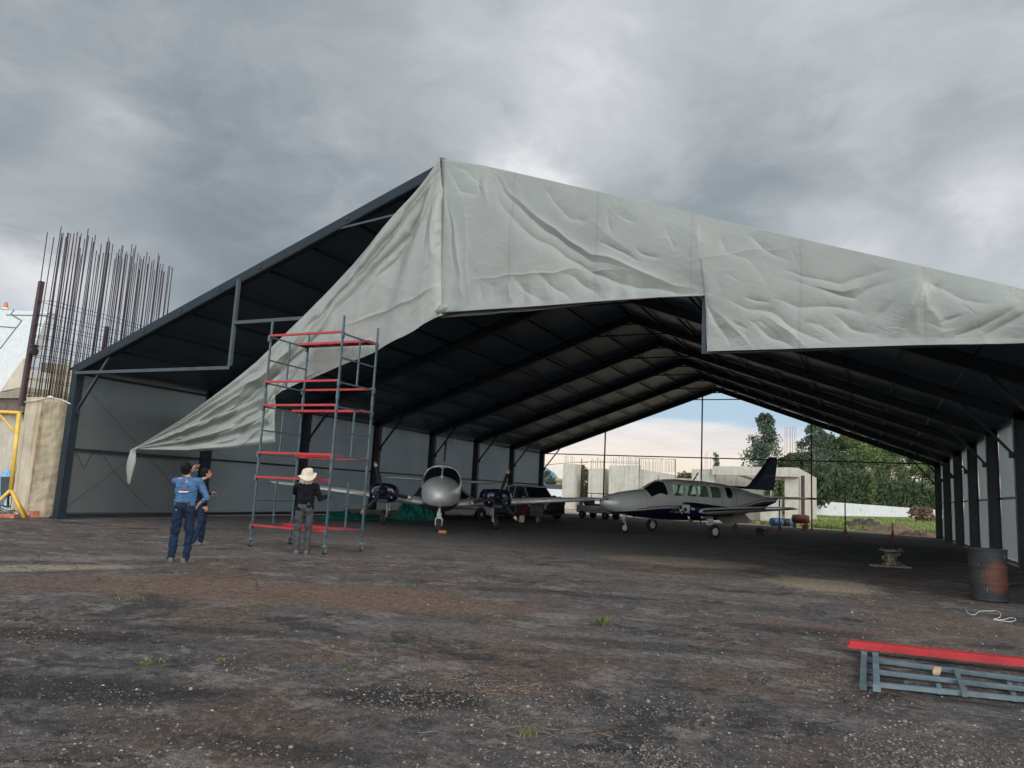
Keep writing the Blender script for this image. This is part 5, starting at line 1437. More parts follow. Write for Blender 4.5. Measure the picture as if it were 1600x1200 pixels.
tag(o, 'dark weathered oil drum with an orange rust patch near the right wall', 'oil drum')
g_ = G(1393, 886)
hub = thing('machine_hub', 'rusty flanged machine part standing on a wooden board on the tarmac', 'machine part', (g_[0], g_[1], 0), .3)
b = MB(); b.lathe([(.19, .045), (.20, .08), (.13, .12), (.11, .20), (.14, .26), (.12, .33), (.15, .38), (.245, .40), (.25, .44), (.20, .45), (.18, .43), (.05, .43)], (0, 0, 0), 'Z', 26)
for k in range(9):
    a = k*.7; b.box((.14*math.cos(a), .14*math.sin(a), .10+.03*k), (.09, .07, .08), a)
for k in range(6): b.tube([(.2*math.cos(k*1.05), .2*math.sin(k*1.05), .44), (.2*math.cos(k*1.05), .2*math.sin(k*1.05), .48)], .015, 6)
b.v = [(x*1.2, y*1.2, z) for x, y, z in b.v]; b.build('casting', pbr('greasy_casting', (.15, .12, .095), .6, .3, .5, 14, .6, 30, dirt=((.30, .25, .19), 9, .55)), hub)
b = MB(); b.box((-.03, 0, .022), (.95, .34, .044), .12); b.box((.1, .1, .055), (.5, .10, .03), -.3); b.build('board', M['woodgrey'], hub, bevel=.006)
b = MB()
pts = [G(x, y, .008) for x, y in [(1508, 952), (1514, 960), (1524, 961), (1528, 956), (1536, 954), (1548, 955), (1556, 954), (1563, 957), (1564, 963), (1558, 967), (1550, 967), (1560, 969), (1570, 968), (1577, 965), (1588, 966), (1586, 970), (1578, 972), (1566, 970), (1548, 968)]]
pp = []
for i in range(len(pts)-1):
    for k in range(4): pp.append(Vector(pts[i]).lerp(Vector(pts[i+1]), k/4))
for _ in range(3): pp = [pp[0]]+[(pp[i-1]+pp[i]*2+pp[i+1])/4 for i in range(1, len(pp)-1)]+[pp[-1]]
b.tube(pp, .0045, 6); o = b.build('cable', M['cable']); tag(o, 'loosely coiled thin white cable on the ground in front of the oil drum', 'cable')
# red channel bundle and the two scaffold frames lying at the lower right
a_, c_ = Vector(G(1324, 1021)), Vector(G(1640, 1056))
dv = (c_-a_).normalized(); nv = Vector((-dv.y, dv.x, 0))
for k in range(4):
    b = MB(); o_ = nv*(.0610*(k % 2)+.01)+Vector((0, 0, .06+.033*(k//2)))
    p = a_+o_+dv*(.01*k); q_ = c_+o_
    b.bar(p, q_, .058, .006); b.bar(p-nv*.027+Vector((0, 0, .016)), q_-nv*.027+Vector((0, 0, .016)), .004, .028); b.bar(p+nv*.027+Vector((0, 0, .016)), q_+nv*.027+Vector((0, 0, .016)), .004, .028)
    if k > 1: b.bar(p+Vector((0, 0, .031)), q_+Vector((0, 0, .031)), .056, .004)
    o = b.build('red_channel', M['red'])
    tag(o, ('lower near', 'lower far', 'upper near', 'upper far')[k]+' red steel channel of the bundle lying above the blue grey frames', 'steel channel', 'red steel channels in a bundle')
def corner(px, py, z): return Vector(G(px, py, z))
for k, (dx_, z) in enumerate(((0.0, .085), (-.10, .035))):
    fr = thing('scaffold_section', ('upper' if k == 0 else 'lower')+' blue grey scaffold frame lying flat beneath the red channels', 'scaffold frame', (0.05, 7.2, 0), 0, 'scaffold frames lying on the ground')
    A1, A2 = corner(1370, 1073, z), corner(1368, 1026, z)      # end post, near and far
    B1, B2 = corner(1640, 1099, z), corner(1640, 1062, z)
    sh = Vector((dx_, -.02*k, 0)); A1, A2, B1, B2 = [v+sh for v in (A1, A2, B1, B2)]
    L = lambda u, v: (A1.lerp(B1, u)).lerp(A2.lerp(B2, u), v)
    b = MB(); e_ = (A2-A1).normalized()
    b.bar(A1-e_*.02, A2+e_*.05, .05, .05); b.build('end_post', M['galv_frame'], fr, world=True)
    for v in (.06, .45, .86):
        b = MB(); b.bar(L(.02, v), L(1, v), .035, .035); b.build('rail', M['galv_frame'], fr, world=True)
    b = MB(); b.bar(L(.52-.06*k, .02), L(.48-.06*k, .9), .036, .037); b.build('cross_tube', M['galv_frame'], fr, world=True)
    b = MB(); b.bar(L(.95-.06*k, .02), L(.90-.06*k, .9), .036, .037); b.build('cross_tube', M['galv_frame'], fr, world=True)
    for s_ in (0, 1):
        p = (A1-e_*.035) if s_ == 0 else (A2+e_*.065)
        b = MB(); b.bar(p-e_*.02, p+e_*.02, .054, .054); b.build('end_cap', M['galv_frame'], fr, world=True)
b = MB(); p = corner(1461, 1048, .12); b.bar(p-e_*.10, p+e_*.11+Vector((.03, 0, 0)), .05, .035); o = b.build('wood_block', M['wood'], bevel=.004)
tag(o, 'short raw wood block wedged between the red channels and the lying frames', 'wood block')
for px, py, r_, lb, mt in ((543, 1048, .026, 'yellowish brown round stone left of the pebbly hollow', 'wood'), (455, 1076, .022, 'black lump of tar on the lower left tarmac', 'black'), (775, 1054, .022, 'black lump of tar above the straw', 'black')):
    pass

# ================================================================== LEFT EDGE: PIER, REBAR, SHED, GANTRY
pier = thing('concrete_pier', 'rust streaked concrete pier with a tall rebar cage rising from its top beside the hangar', 'concrete pier', (-21.9, 14.5, 0))
b = MB()
def rough(x, y, z, a): return a*mnoise.fractal(Vector((x*2.5, y*2.5, z*2.5)), .8, 2.2, 4)
def fn(u, v):  # front face
    x = -22.28+.78*u; z = 3.45*v; return (x+.10*(1-v)*-(1-u)*0, 13.42+.012*mnoise.noise(Vector((x*3, 1, z*3))), z)
g1 = grid(30, 60, fn)
def fn2(u, v):
    y = 13.42+5.2*u; z = 3.45*v; return (-21.50+rough(0, y, z, .05), y, z)
g2 = grid(120, 80, fn2)
pb = MB(); pb.add(g1.v, g1.f, True); pb.add(g2.v, g2.f, True)
pb.add([(-22.28, 13.42, 3.45), (-21.5, 13.42, 3.45), (-21.5, 18.62, 3.45), (-22.28, 18.62, 3.45)], [(0, 1, 2, 3)])
pb.add([(-22.28, 13.42, 0), (-22.28, 13.42, 3.45), (-22.28, 18.62, 3.45), (-22.28, 18.62, 0)], [(0, 1, 2, 3)])
pb.add([(-22.28, 18.62, 0), (-22.28, 18.62, 3.45), (-21.5, 18.62, 3.45), (-21.5, 18.62, 0)], [(0, 1, 2, 3)])
pb.build('pier_block', M['conc'], pier, world=True, recalc=False)
b = MB()
for k in range(5): b.tube([(-22.42+.04*k, 13.5+.05*k, 0), (-22.36+.045*k, 13.5+.06*k, 3.5+.15*rng.random())], .018, 6)
b.build('side_bars', M['rust'], pier, world=True)
bars = []
for i in range(84):
    row = i % 2
    y = 13.45+4.1*(i//2)/41+rng.uniform(-.07, .07); x = (-22.32 if row == 0 else -21.80)+rng.uniform(-.03, .03)
    zt = 8.72-.0*(y)+rng.uniform(-.30, .22)-(.35 if i % 5 == 0 else 0)
    ln_ = .10+.02*(zt-3.4)
    b = MB(); b.tube([(x, y, 3.3), (x+rng.uniform(-.04, .04), y+rng.uniform(-.05, .05), zt)], .0145, 5)
    b.build('rebar', M['rebar'], pier, world=True)
for k in range(9):
    z = 3.62+.34*k+rng.uniform(-.05, .05)
    b = MB()
    for x in (-22.34, -21.8): b.tube([(x, 13.4, z), (x, 15.5, z-.02), (x, 17.4, z-.04+rng.uniform(-.1, .1))], .008, 5)
    b.tube([(-22.38, 13.42, z+.03), (-21.72, 13.42, z-.02)], .008, 5)
    b.build('tie_ring', M['rebar'], pier, world=True)
for y, x, zt, r_ in ((13.40, -22.46, 7.0, .075), (15.3, -21.9, 6.0, .055)):
    b = MB(); b.bar((x, y, 3.2), (x+.02, y+.05, zt), r_*1.7, r_*1.7, (0, 1, 0)); b.build('steel_post', M['rustpipe'], pier, world=True)
lp = atY(52, 549, 13.3)
b = MB(); b.lathe([(.04, -.08), (.10, -.05), (.125, .03), (.13, .06), (.10, .065)], (lp[0], lp[1], lp[2]), 'X', 18); b.bar((lp[0], lp[1], lp[2]), (-22.25, 13.5, lp[2]+.05), .04, .04); b.box((lp[0]+.02, lp[1], lp[2]+.17), (.10, .20, .06)); b.build('floodlight', M['black'], pier, world=True)
b = MB()
p_ = atY(78, 621, 13.36)
b.tube([atY(38, 628, 13.36), atY(55, 626, 13.36), p_, atY(95, 624, 13.36), atY(110, 631, 13.36)], .018, 6); b.ell(p_, (.12, .06, .05)); b.build('tied_rope', M['cable'], pier, world=True)
wall_px = lambda pts, Y_: [(lambda p: (p[0], max(p[2], 0)))(atY(x, y, Y_)) for x, y in pts]
def slab(name, pts, Y_, th, mat, parent=None, **kw):
    b = MB(); b.prism(wall_px(pts, Y_), Y_, Y_+th)
    return b.build(name, mat, parent, world=parent is not None, **kw)
# tan wall seen through the cage, and the low shed at the edge
o = slab('tan_wall', [(64, 640), (64, 566), (132, 572), (132, 640)], 21.0, .25, M['beige']); tag(o, 'tan masonry wall seen through the rebar cage', 'wall')
shed = thing('site_shed', 'beige rendered shed with a brown eave behind the yellow frame', 'shed', (-26, 17, 0))
slab('wall', [(-150, 830), (-150, 640), (36, 640), (30, 830)], 17.0, 3.0, M['beige'], shed)
slab('eave', [(-150, 645), (-150, 622), (36, 622), (36, 645)], 16.7, 3.4, pbr('brown_eave', (.13, .09, .075), .8, 0, .3, 4), shed)
slab('roof_slab', [(-150, 622), (10, 612), (36, 604), (36, 622)], 16.6, 3.0, M['conc_rough'], shed)
slab('upper_wall', [(0, 612), (36, 560), (36, 604)], 17.4, .3, M['beige'], shed)
o = slab('white_block', [(36, 650), (34, 583), (64, 581), (64, 650)], 19.0, .4, M['conc_far']); tag(o, 'weathered white wall piece between the shed and the rebar cage', 'wall')
o = slab('brown_post', [(24, 640), (34, 568), (39, 568), (33, 640)], 18.2, .12, pbr('brown_post_paint', (.25, .17, .11), .8, 0, .2, 6)); tag(o, 'slanting light brown post against the white wall piece', 'post')
fin = thing('aircraft_tail', 'big white aircraft tail with a red beacon rising behind the shed at the left edge', 'aircraft tail', (-34, 19.2, 0))
slab('fin_panel', [(-260, 700), (-120, 484), (0, 484), (75, 487), (66, 512), (40, 570), (16, 615), (-8, 700)], 19.2, .35, M['white'], fin)
b = MB()
for (p, q_) in (((0, 510), (24, 512)), ((17, 491), (34, 501)), ((34, 501), (0, 545)), ((22, 484), (17, 491)), ((10, 492), (75, 493))):
    b.bar(atY(*p, 19.19), atY(*q_, 19.19), .02, .03)
b.build('panel_seam', M['frame_grey'], fin, world=True)
p_ = atY(9, 478, 19.4)
b = MB(); b.lathe([(.10, -.10), (.10, .0), (.075, .02), (.075, .12), (.04, .17)], tuple(p_), 'Z', 16); b.build('beacon', M['orange'], fin, world=True)
b = MB(); b.lathe([(.16, -.18), (.13, -.10), (.12, -.08)], tuple(p_), 'Z', 16); b.build('beacon_base', M['white'], fin, world=True)
# yellow frame
yl = thing('yellow_frame', 'yellow painted tubular steel frame with a diagonal brace at the left edge', 'frame', (-22.5, 12.6, 0))
b = MB(); Yy = 12.6
ap = lambda x, y: atY(x, y, Yy)
b.tube([ap(-60, 641), ap(31, 645)], .05, 8); b.build('top_bar', M['yellow'], yl, world=True)
b = MB(); b.tube([ap(30, 645), ap(17, 765)], .055, 8); b.build('leg', M['yellow'], yl, world=True)
b = MB(); b.tube([ap(0, 648), ap(25, 677)], .035, 8); b.build('brace', M['yellow'], yl, world=True)
q1 = atY(17, 765, Yy)
b = MB(); b.tube([q1, (q1[0]-.55, q1[1]-.3, .03)], .045, 8); b.tube([q1, (q1[0]+.35, q1[1]+.25, .03)], .045, 8); b.tube([q1, (q1[0]-.1, q1[1]+.6, .03)], .045, 8); b.build('foot', M['yellow'], yl, world=True)
# clutter beside the frame
def blob(name, px, py, Y_, r_, mat, label, cat, n=5, group=None):
    p = atY(px, py, Y_); b = MB()
    for k in range(n): b.ell((rng.uniform(-.5, .5)*r_[0], rng.uniform(-.5, .5)*r_[1], r_[2]*rng.uniform(.5, 1)), (r_[0]*.6, r_[1]*.6, r_[2]*.6))
    o = remesh_obj(name, b, mat, None, .03, 2, .02, 6, px); o.location = (p[0], p[1], 0)
    return tag(o, label, cat, group)
blob('blue_sack', 10, 775, 15.2, (.55, .4, .85), M['bluebag'], 'pale blue sack slumped behind the yellow frame', 'sack')
o = slab('dark_panel', [(1, 775), (1, 745), (31, 745), (33, 775)], 14.6, .05, M['frame_grey']); tag(o, 'dark grey panel leaning behind the yellow leg', 'panel')
tb = thing('black_table', 'black metal table frame between the yellow frame and the pier', 'table', (-24.2, 13.9, 0))
b = MB(); b.bar(atY(-30, 793, 14), atY(36, 790, 14), .06, .05); b.bar(atY(-30, 793, 14.6), atY(36, 790, 14.6), .06, .05); b.build('rail', M['black'], tb, world=True)
for (p, q_) in (((13, 770), (12, 800)), ((29, 752), (38, 806)), ((-10, 770), (-12, 800))):
    b = MB(); b.bar(atY(*p, 14), atY(*q_, 14), .05, .05); b.build('leg', M['black'], tb, world=True)
o = slab('white_box', [(6, 800), (6, 770), (26, 770), (26, 800)], 15.0, .5, M['white']); tag(o, 'white box under the black table frame', 'box')
b = MB()
for k in range(9):
    p = atY(rng.uniform(2, 35), rng.uniform(792, 806), 13.4); b.tube([p, (p[0]+rng.uniform(-.5, .5), p[1]+rng.uniform(-.2, .2), rng.uniform(.05, .4)), (p[0]+rng.uniform(-.8, .8), p[1], .05)], .03, 6)
tag(b.build('bent_pipes', M['galv_light']), 'tangle of pale bent pipes on the ground below the black table', 'pipes', kind='stuff')
for k, (px, lb) in enumerate(((48, 'red clay block leaning on the foot of the pier'), (-12, 'red clay block at the very left edge below the table'), (14, 'flat red clay block in front of the pale pipes'))):
    p = G(px, 808 if k < 2 else 809); b = MB(); b.box((0, 0, .09 if k == 0 else .05), (.42, .22, .18 if k == 0 else .10), .2*k)
    for j in range(3): b.box((-.12+.12*j, -.112, .09 if k == 0 else .05), (.07, .01, .10 if k == 0 else .05), .2*k*0)
    o = b.build('clay_block', M['brick'], bevel=.01); o.location = (p[0], p[1], 0); tag(o, lb, 'clay block', 'red clay blocks by the pier')

# ================================================================== BEYOND THE HANGAR
def block(name, x0, x1, yt0, yt1, Y_, th, mat, parent, side=0):
    """wall slab between two pixel columns standing on the ground at depth Y_; yt = top edge"""
    a, c_ = atY(x0, yt0, Y_), atY(x1, yt1, Y_)
    b = MB(); b.prism([(a[0], 0), (c_[0], 0), (c_[0], c_[2]), (a[0], a[2])], Y_, Y_+th)
    return b.build(name, mat, parent, world=parent is not None)
def starters(parent, x0, x1, yt, yb, Y_, n, jit=3):
    for k in range(n):
        x = x0+(x1-x0)*(k+.5)/n+rng.uniform(-1, 1); p = atY(x, yb, Y_+.2); q_ = atY(x+rng.uniform(-.6, .6), yt+rng.uniform(-jit, jit), Y_+.2)
        b = MB(); b.tube([p, q_], .016, 4); b.build('rebar', M['rust'], parent, world=True)
YB = 66.0
p1_ = thing('concrete_pillar', 'leftmost tall concrete pillar of the unfinished building beyond the opening', 'concrete pillar', (atY(889, 790, YB)[0], YB, 0))
block('pillar_block', 880, 899, 725, 725, YB, 1.6, M['conc_far'], p1_); starters(p1_, 881, 899, 712, 725, YB, 6)
p2_ = thing('concrete_pillar', 'concrete pillar between the brown steel column and the rear gable post', 'concrete pillar', (atY(931, 790, YB)[0], YB, 0))
block('pillar_block', 920, 944, 732, 732, YB, 1.6, M['conc_far'], p2_); starters(p2_, 921, 944, 717, 732, YB, 9)
b = MB(); a = atY(911, 727, YB+2); b.box((a[0], a[1], a[2]/2), (.22, .22, a[2])); b.box((a[0], a[1], .05), (.6, .6, .1)); b.box((a[0], a[1], a[2]+.02), (.34, .34, .05)); o = b.build('steel_column', M['rustpipe'])
tag(o, 'brown steel column standing between the two concrete pillars', 'steel column')
up_ = thing('utility_pole', 'distant utility pole with a cross arm behind the brown steel column', 'utility pole', (atY(909, 780, 120)[0], 120, 0))
b = MB(); a = atY(909, 716, 120); b.tube([(a[0], 120, 0), (a[0], 120, a[2])], [.16, .10], 8); b.build('pole', M['woodgrey'], up_, world=True)
b = MB(); b.bar((a[0]-1.1, 120, a[2]-.7), (a[0]+1.1, 120, a[2]-.7), .12, .12); b.build('cross_arm', M['woodgrey'], up_, world=True)
b = MB()
for zo in (-.6, -.9): b.tube([atY(835, 726, 120)+np.array([0, 0, zo*.3]), (a[0], 120, a[2]-.6), atY(1000, 716, 120)+np.array([0, 0, zo])], .03, 4)
b.build('wires', M['black'], up_, world=True)
ub = thing('unfinished_wall', 'long unfinished concrete wall topped with starter bars behind the cockpit of the right airplane', 'unfinished wall', (atY(1000, 790, YB)[0], YB, 0))
block('wall_block', 952, 1000, 728, 727, YB, .5, M['conc_far'], ub); block('wall_block', 1000.5, 1056, 733, 742, YB+.3, .5, M['conc_far'], ub); block('wall_block', 1056.5, 1082, 747, 748, YB+.6, .5, M['conc_far'], ub)
starters(ub, 953, 1000, 714, 728, YB, 14); starters(ub, 1001, 1056, 719, 738, YB+.3, 20)
bd = thing('unfinished_building', 'unfinished concrete building with an open window bay behind the airplane tail', 'building', (atY(1180, 800, YB)[0], YB, 0))
block('wall', 1081, 1117, 733, 733, YB+.2, .5, M['conc_far'], bd)
block('wall', 1117.3, 1193, 729, 731, YB+2.5, .5, M['conc_far'], bd)
def beam(x0, x1, t0, t1, h, Y_, th):
    a, c_ = atY(x0, t0, Y_), atY(x1, t1, Y_); b = MB()
    b.prism([(a[0], a[2]-h), (c_[0], c_[2]-h), (c_[0], c_[2]), (a[0], a[2])], Y_, Y_+th); return b.build('beam', M['conc_far'], bd, world=True)
beam(1113, 1248, 728, 731, .75, YB-.3, 1.0)
block('column', 1226, 1247, 730, 731, YB+.1, .6, M['conc_far'], bd)
a = atY(1193, 779, YB+2.5); c_ = atY(1226, 779, YB+2.5); b = MB(); b.prism([(a[0], 0), (c_[0], 0), (c_[0], a[2]), (a[0], a[2])], YB+.3, YB+.7); b.build('parapet', M['conc_far'], bd, world=True)
a, c_ = atY(1193, 740, YB+.4), atY(1226, 750, YB+.4); b = MB(); b.prism([(a[0], a[2]-.5), (c_[0], a[2]-.5), (c_[0], a[2]+.2), (a[0], a[2]+.2)], YB+.4, YB+.7); b.build('lintel', M['conc_far'], bd, world=True)
b = MB(); b.box((atY(1205, 770, YB+.5)[0], YB+.5, 2.2), (.12, .12, 3.2)); b.build('prop', M['galv_light'], bd, world=True)
b = MB(); b.bar(atY(1135, 736, YB+1.6), atY(1176, 749, YB+1.6), .5, .22); b.build('stair_slab', M['conc_rough'], bd, world=True)
# receding side
a = atY(1247, 731, YB+.1); zc = a[2]
b = MB(); c2 = P2 = None
def xat(px, Yq): return atY(px, 790, Yq)[0]
x_a, x_b = xat(1248, YB+.2), xat(1276, YB+22)
b.add([(x_a, YB+.2, 0), (x_b, YB+22, 0), (x_b, YB+22, zc), (x_a, YB+.2, zc), (x_a-.4, YB+.4, 0), (x_b-.4, YB+22, 0), (x_b-.4, YB+22, zc), (x_a-.4, YB+.4, zc)], [(0, 1, 2, 3), (7, 6, 5, 4), (3, 2, 6, 7), (1, 5, 6, 2), (0, 3, 7, 4)])
b.build('side_wall', M['conc_far'], bd, world=True)
b = MB(); b.box((xat(1252, YB+.6)+.1, YB+1.0, zc/2-.3), (.28, .28, zc-.6)); b.build('steel_column', M['rustpipe'], bd, world=True)
starters(bd, 1226, 1245, 668, 730, YB+6, 9, 2)
b = MB(); b.bar(atY(1228, 708, YB+6.2), atY(1244, 708, YB+6.2), .03, .03); b.build('rebar', M['rust'], bd, world=True)
starters(bd, 1095, 1117, 708, 733, YB+1, 5, 5)
# thin goal-like site frame
fr = thing('goal_post', 'thin rectangular pipe frame standing in front of the unfinished wall', 'pipe frame', (xat(1028, 58), 58, 0))
a, c_ = atY(999.5, 716, 58), atY(1055.5, 718, 58)
b = MB(); b.tube([(a[0], 58, 0), (a[0], 58, a[2]), (c_[0], 58, c_[2]), (c_[0], 58, 0)], .035, 6); b.build('pipe_frame', M['frame_grey'], fr, world=True)
for px in (1226-4, 975):
    pass
# low cream wall and small buildings at the far left of the opening
o = block('cream_wall', 840, 884, 763, 765, 80.0, .3, M['whitewall'], None); tag(o, 'low cream coloured wall left of the leftmost pillar', 'wall')
hs = thing('distant_house', 'small yellowish house far off under the blue mountain', 'house', (xat(872, 170), 170, 0))
block('wall', 868, 886, 750, 749, 170.0, 6, pbr('ochre_render', (.48, .40, .22), .9), hs); a = atY(866, 749, 169.6); c_ = atY(888, 748, 169.6); b = MB(); b.box(((a[0]+c_[0])/2, 172, a[2]), (c_[0]-a[0], 7, .5)); b.build('roof', M['conc_rough'], hs, world=True)
hs = thing('distant_shed', 'long dark roofed shed in the distance at the left end of the opening', 'shed', (xat(862, 130), 130, 0))
block('wall', 846, 884, 764, 765, 130.0, 8, M['conc_far'], hs); a = atY(843, 757, 129); c_ = atY(886, 758, 129); b = MB(); b.prism([(a[0], a[2]-1.0), (c_[0], a[2]-1.0), (c_[0]-1, a[2]+.1), (a[0]+1, a[2]+.1)], 128, 139); b.build('roof', pbr('dark_sheet_roof', (.045, .05, .055), .7), hs, world=True)
# white perimeter wall with numbers
pw = thing('perimeter_wall', 'long whitewashed perimeter wall with faint bay numbers across the grass field', 'wall', (0, 150, 0))
A3, B3 = Vector((-9.5, 116, 0)), Vector((27, 300, 0))
seg = 14
for k in range(seg):
    p = A3.lerp(B3, k/seg); q_ = A3.lerp(B3, (k+1)/seg); b = MB(); b.bar(p+Vector((0, 0, 1.17)), q_+Vector((0, 0, 1.17)), .3, 2.34); b.build('wall_segment', M['whitewall'], pw, world=True)
def text(body, loc, rz, size, mat, parent, name):
    cu = bpy.data.curves.new(name, 'FONT'); cu.body = body; cu.size = size; cu.extrude = .01; cu.align_x = 'CENTER'
    o = bpy.data.objects.new(name, cu); COL.objects.link(o); dg = bpy.context.evaluated_depsgraph_get(); dg.update()
    me = bpy.data.meshes.new_from_object(o.evaluated_get(dg)); bpy.data.objects.remove(o)
    me.materials.clear(); me.materials.append(mat)
    o = bpy.data.objects.new(name, me); COL.objects.link(o); o.rotation_euler = (PI/2, 0, rz); o.location = (loc[0]-parent.location.x, loc[1]-parent.location.y, loc[2]-parent.location.z); o.parent = parent
wd_ = (B3-A3).normalized(); nrm = Vector((wd_.y, -wd_.x, 0)); rzw = math.atan2(wd_.y, wd_.x)
for s_, px in (('15', 1303), ('16', 1343), ('17', 1392)):
    d_ = ray(px, 800); # intersection with the wall line
    t_ = (A3.x*wd_.y-A3.y*wd_.x)/(d_[0]*wd_.y-d_[1]*wd_.x)
    text(s_, (d_[0]*t_+nrm.x*.17, d_[1]*t_+nrm.y*.17, .95), rzw, 1.0, pbr('faded_number', (.42, .42, .42), .8), pw, 'wall_number')
# fence mesh strip in front of the window side
# drums, machine, mounds, striped posts
def drum(px, py, mat, label, rz, s_=1.0, tilt=True):
    p = G(px, py); b = MB(); prof = [(.02, -.43), (.28, -.43), (.29, -.40), (.285, -.16), (.297, -.145), (.285, -.13), (.285, .13), (.297, .145), (.285, .16), (.29, .40), (.28, .43), (.02, .43)]
    b.lathe([(r_*s_, h*s_) for r_, h in prof], (0, 0, 0), 'X' if tilt else 'Z', 24)
    o = b.build('drum', mat); o.location = (p[0], p[1], .29*s_ if tilt else .43*s_); o.rotation_euler = (0, 0, rz); tag(o, label, 'drum', 'drums lying near the unfinished building')
drum(1213, 822, M['bluedrum'], 'blue drum lying on its side left of the dark red machine', .9, .95)
drum(1224, 822, M['black'], 'black drum lying next to the blue drum', .3, .9)
drum(1233, 822, M['bluedrum'], 'dark blue drum nearest the red machine', 1.2, .9)
p = G(1251, 825); mx_ = thing('cement_mixer', 'dark red machine on stub legs right of the drums', 'machine', (p[0], p[1], 0), .2)
mx_.scale = (.62, .62, .62)
b = MB(); b.lathe([(.1, -.9), (.42, -.8), (.48, -.3), (.48, .5), (.38, .85), (.1, .9)], (0, 0, .95), 'X', 18); b.build('tank', M['reddrum'], mx_)
for x in (-.6, .55):
    b = MB(); b.box((x, 0, .3), (.28, .6, .6)); b.build('leg', M['reddrum'], mx_, bevel=.03)
p = G(1258, 829); b = MB(); b.box((0, 0, .16), (.32, .32, .32)); b.box((0, 0, .33), (.22, .22, .05)); o = b.build('red_crate', M['brick'], bevel=.02); o.location = (p[0], p[1], 0); tag(o, 'small brick red crate in front of the dark red machine', 'crate')
def mound(px, py, w_, d_, h, mat, label, seed):
    p = G(px, py)
    def fn(u, v):
        e = max(0, 1-((2*u-1)**2+(2*v-1)**2)); n_ = mnoise.fractal(Vector((u*4+seed, v*4, seed)), .7, 2.1, 5)
        return ((u-.5)*w_, (v-.5)*d_, h*e**.8*(.8+.9*n_)-.03 if e > 0 else -.03)
    o = grid(46, 40, fn).build('earth_mound', mat, recalc=False); o.location = (p[0], p[1], 0); tag(o, label, 'earth mound', 'mounds of earth behind the hangar')
mound(1352, 826, 3.6, 3.4, .62, M['dirt_dark'], 'dark heap of earth in the middle of the grass field', 1)
mound(1402, 832, 5.2, 3.6, .36, M['dirt'], 'broad reddish brown heap of earth next to the right rear column', 4)
mound(1445, 838, 3.2, 2.6, .34, M['dirt'], 'small brown heap of earth touching the right rear column', 8)
def post(px, py, h, label):
    p = G(px, py); root = thing('marker_post', label, 'marker post', (p[0], p[1], 0), 0, 'striped marker posts on cone bases')
    b = MB(); b.lathe([(.22, 0), (.21, .04), (.10, .16), (.045, .40)], (0, 0, 0), 'Z', 16); b.build('base', pbr('faded_orange', (.34, .15, .11), .8), root)
    for k in range(5):
        b = MB(); b.lathe([(.032, .38+(h-.38)*k/5), (.032, .38+(h-.38)*(k+1)/5-.01)], (0, 0, 0), 'Z', 10); b.build('stripe', M['brick'] if k % 2 else M['khaki'], root)
post(1321, 838, 2.6, 'striped post on a cone base in front of the dark heap of earth')
post(1218, 833, 2.6, 'striped post on a cone base in front of the drums')
post(1149, 826, 1.9, 'striped post on a cone base seen under the airplane wing')
post(1395, 842, .8, 'short cone shaped post in front of the broad reddish heap')
# pale kerb line at the rear edge of the tarmac
b = MB(); b.box((0, 50.6, .004), (15, .22, .004))
b.v = [(x, y, z+.004) for x, y, z in b.v]; tag(b.build('kerb_line', M['conc_far']), kind='structure')

# ---- vegetation
LEAF = {'euc': leafmat('eucalyptus_leaves', (.030, .050, .036), (.080, .11, .075)), 'dark': leafmat('dark_leaves', (.018, .034, .015), (.050, .075, .028)),
        'mid': leafmat('green_leaves', (.032, .056, .018), (.085, .12, .038)), 'light': leafmat('bright_leaves', (.048, .080, .024), (.12, .16, .05)), 'dry': leafmat('brown_leaves', (.08, .055, .03), (.16, .11, .06))}
M['bark'] = pbr('pale_bark', (.26, .22, .17), .9, 0, .3, 3, streak=True)
def tree(name, label, x, y, h, crown, leaf, nleaf, ls, seed, group=None, bare=.25, nclump=38, fill=.5):
    """crown: list of (z fraction, radius) describing the outline"""
    rg = random.Random(seed); root = thing(name, label, 'tree', (x, y, 0), 0, group)
    b = MB(); lean = rg.uniform(-.03, .03)*h
    tr_ = lambda u: Vector((lean*u+.02*h*math.sin(u*4+seed), .015*h*math.sin(u*3), h*u))
    b.tube([tr_(k/8*.93) for k in range(9)], [h*.022*(1-.85*k/8)+.03 for k in range(9)], 8)
    clumps = []
    for k in range(nclump):
        u = bare+(1-bare)*rg.random()**.85; R_ = interp(crown, u)
        a = rg.uniform(0, 6.28); rr = R_*math.sqrt(rg.random())*1.0
        c = tr_(min(.97, u))+Vector((rr*math.cos(a), rr*math.sin(a), rg.uniform(-.02, .02)*h))
        clumps.append((c, R_*rg.uniform(.22, .48)+.15))
        if k % 2 == 0:
            s0 = tr_(max(bare*.7, u-.12)); b.tube([s0, s0.lerp(c, .6)+Vector((0, 0, -.01*h)), c], [h*.007, h*.004, .02], 5)
    b.build('trunk', M['bark'], root)
    b = MB()
    for i in range(nleaf):
        c, r_ = clumps[rg.randrange(len(clumps))]
        d_ = Vector((rg.gauss(0, 1), rg.gauss(0, 1), rg.gauss(0, .8))).normalized()*r_*rg.random()**.45
        p = c+d_; s_ = ls*rg.uniform(.5, 1.3)
        u_ = Vector((rg.gauss(0, 1), rg.gauss(0, 1), rg.gauss(0, 1))).normalized(); v_ = u_.orthogonal().normalized(); w_ = u_.cross(v_)
        a = rg.uniform(0, 6.28); e1 = (v_*math.cos(a)+w_*math.sin(a))*s_; e2 = (w_*math.cos(a)-v_*math.sin(a))*s_*.45
        b.add([p-e1, p-e2*.9, p+e1, p+e2], [(0, 1, 2, 3)])
    b.build('crown', LEAF[leaf], root, recalc=False)
    return root
def txy(px, Yq): return atY(px, 790, Yq)[0], Yq
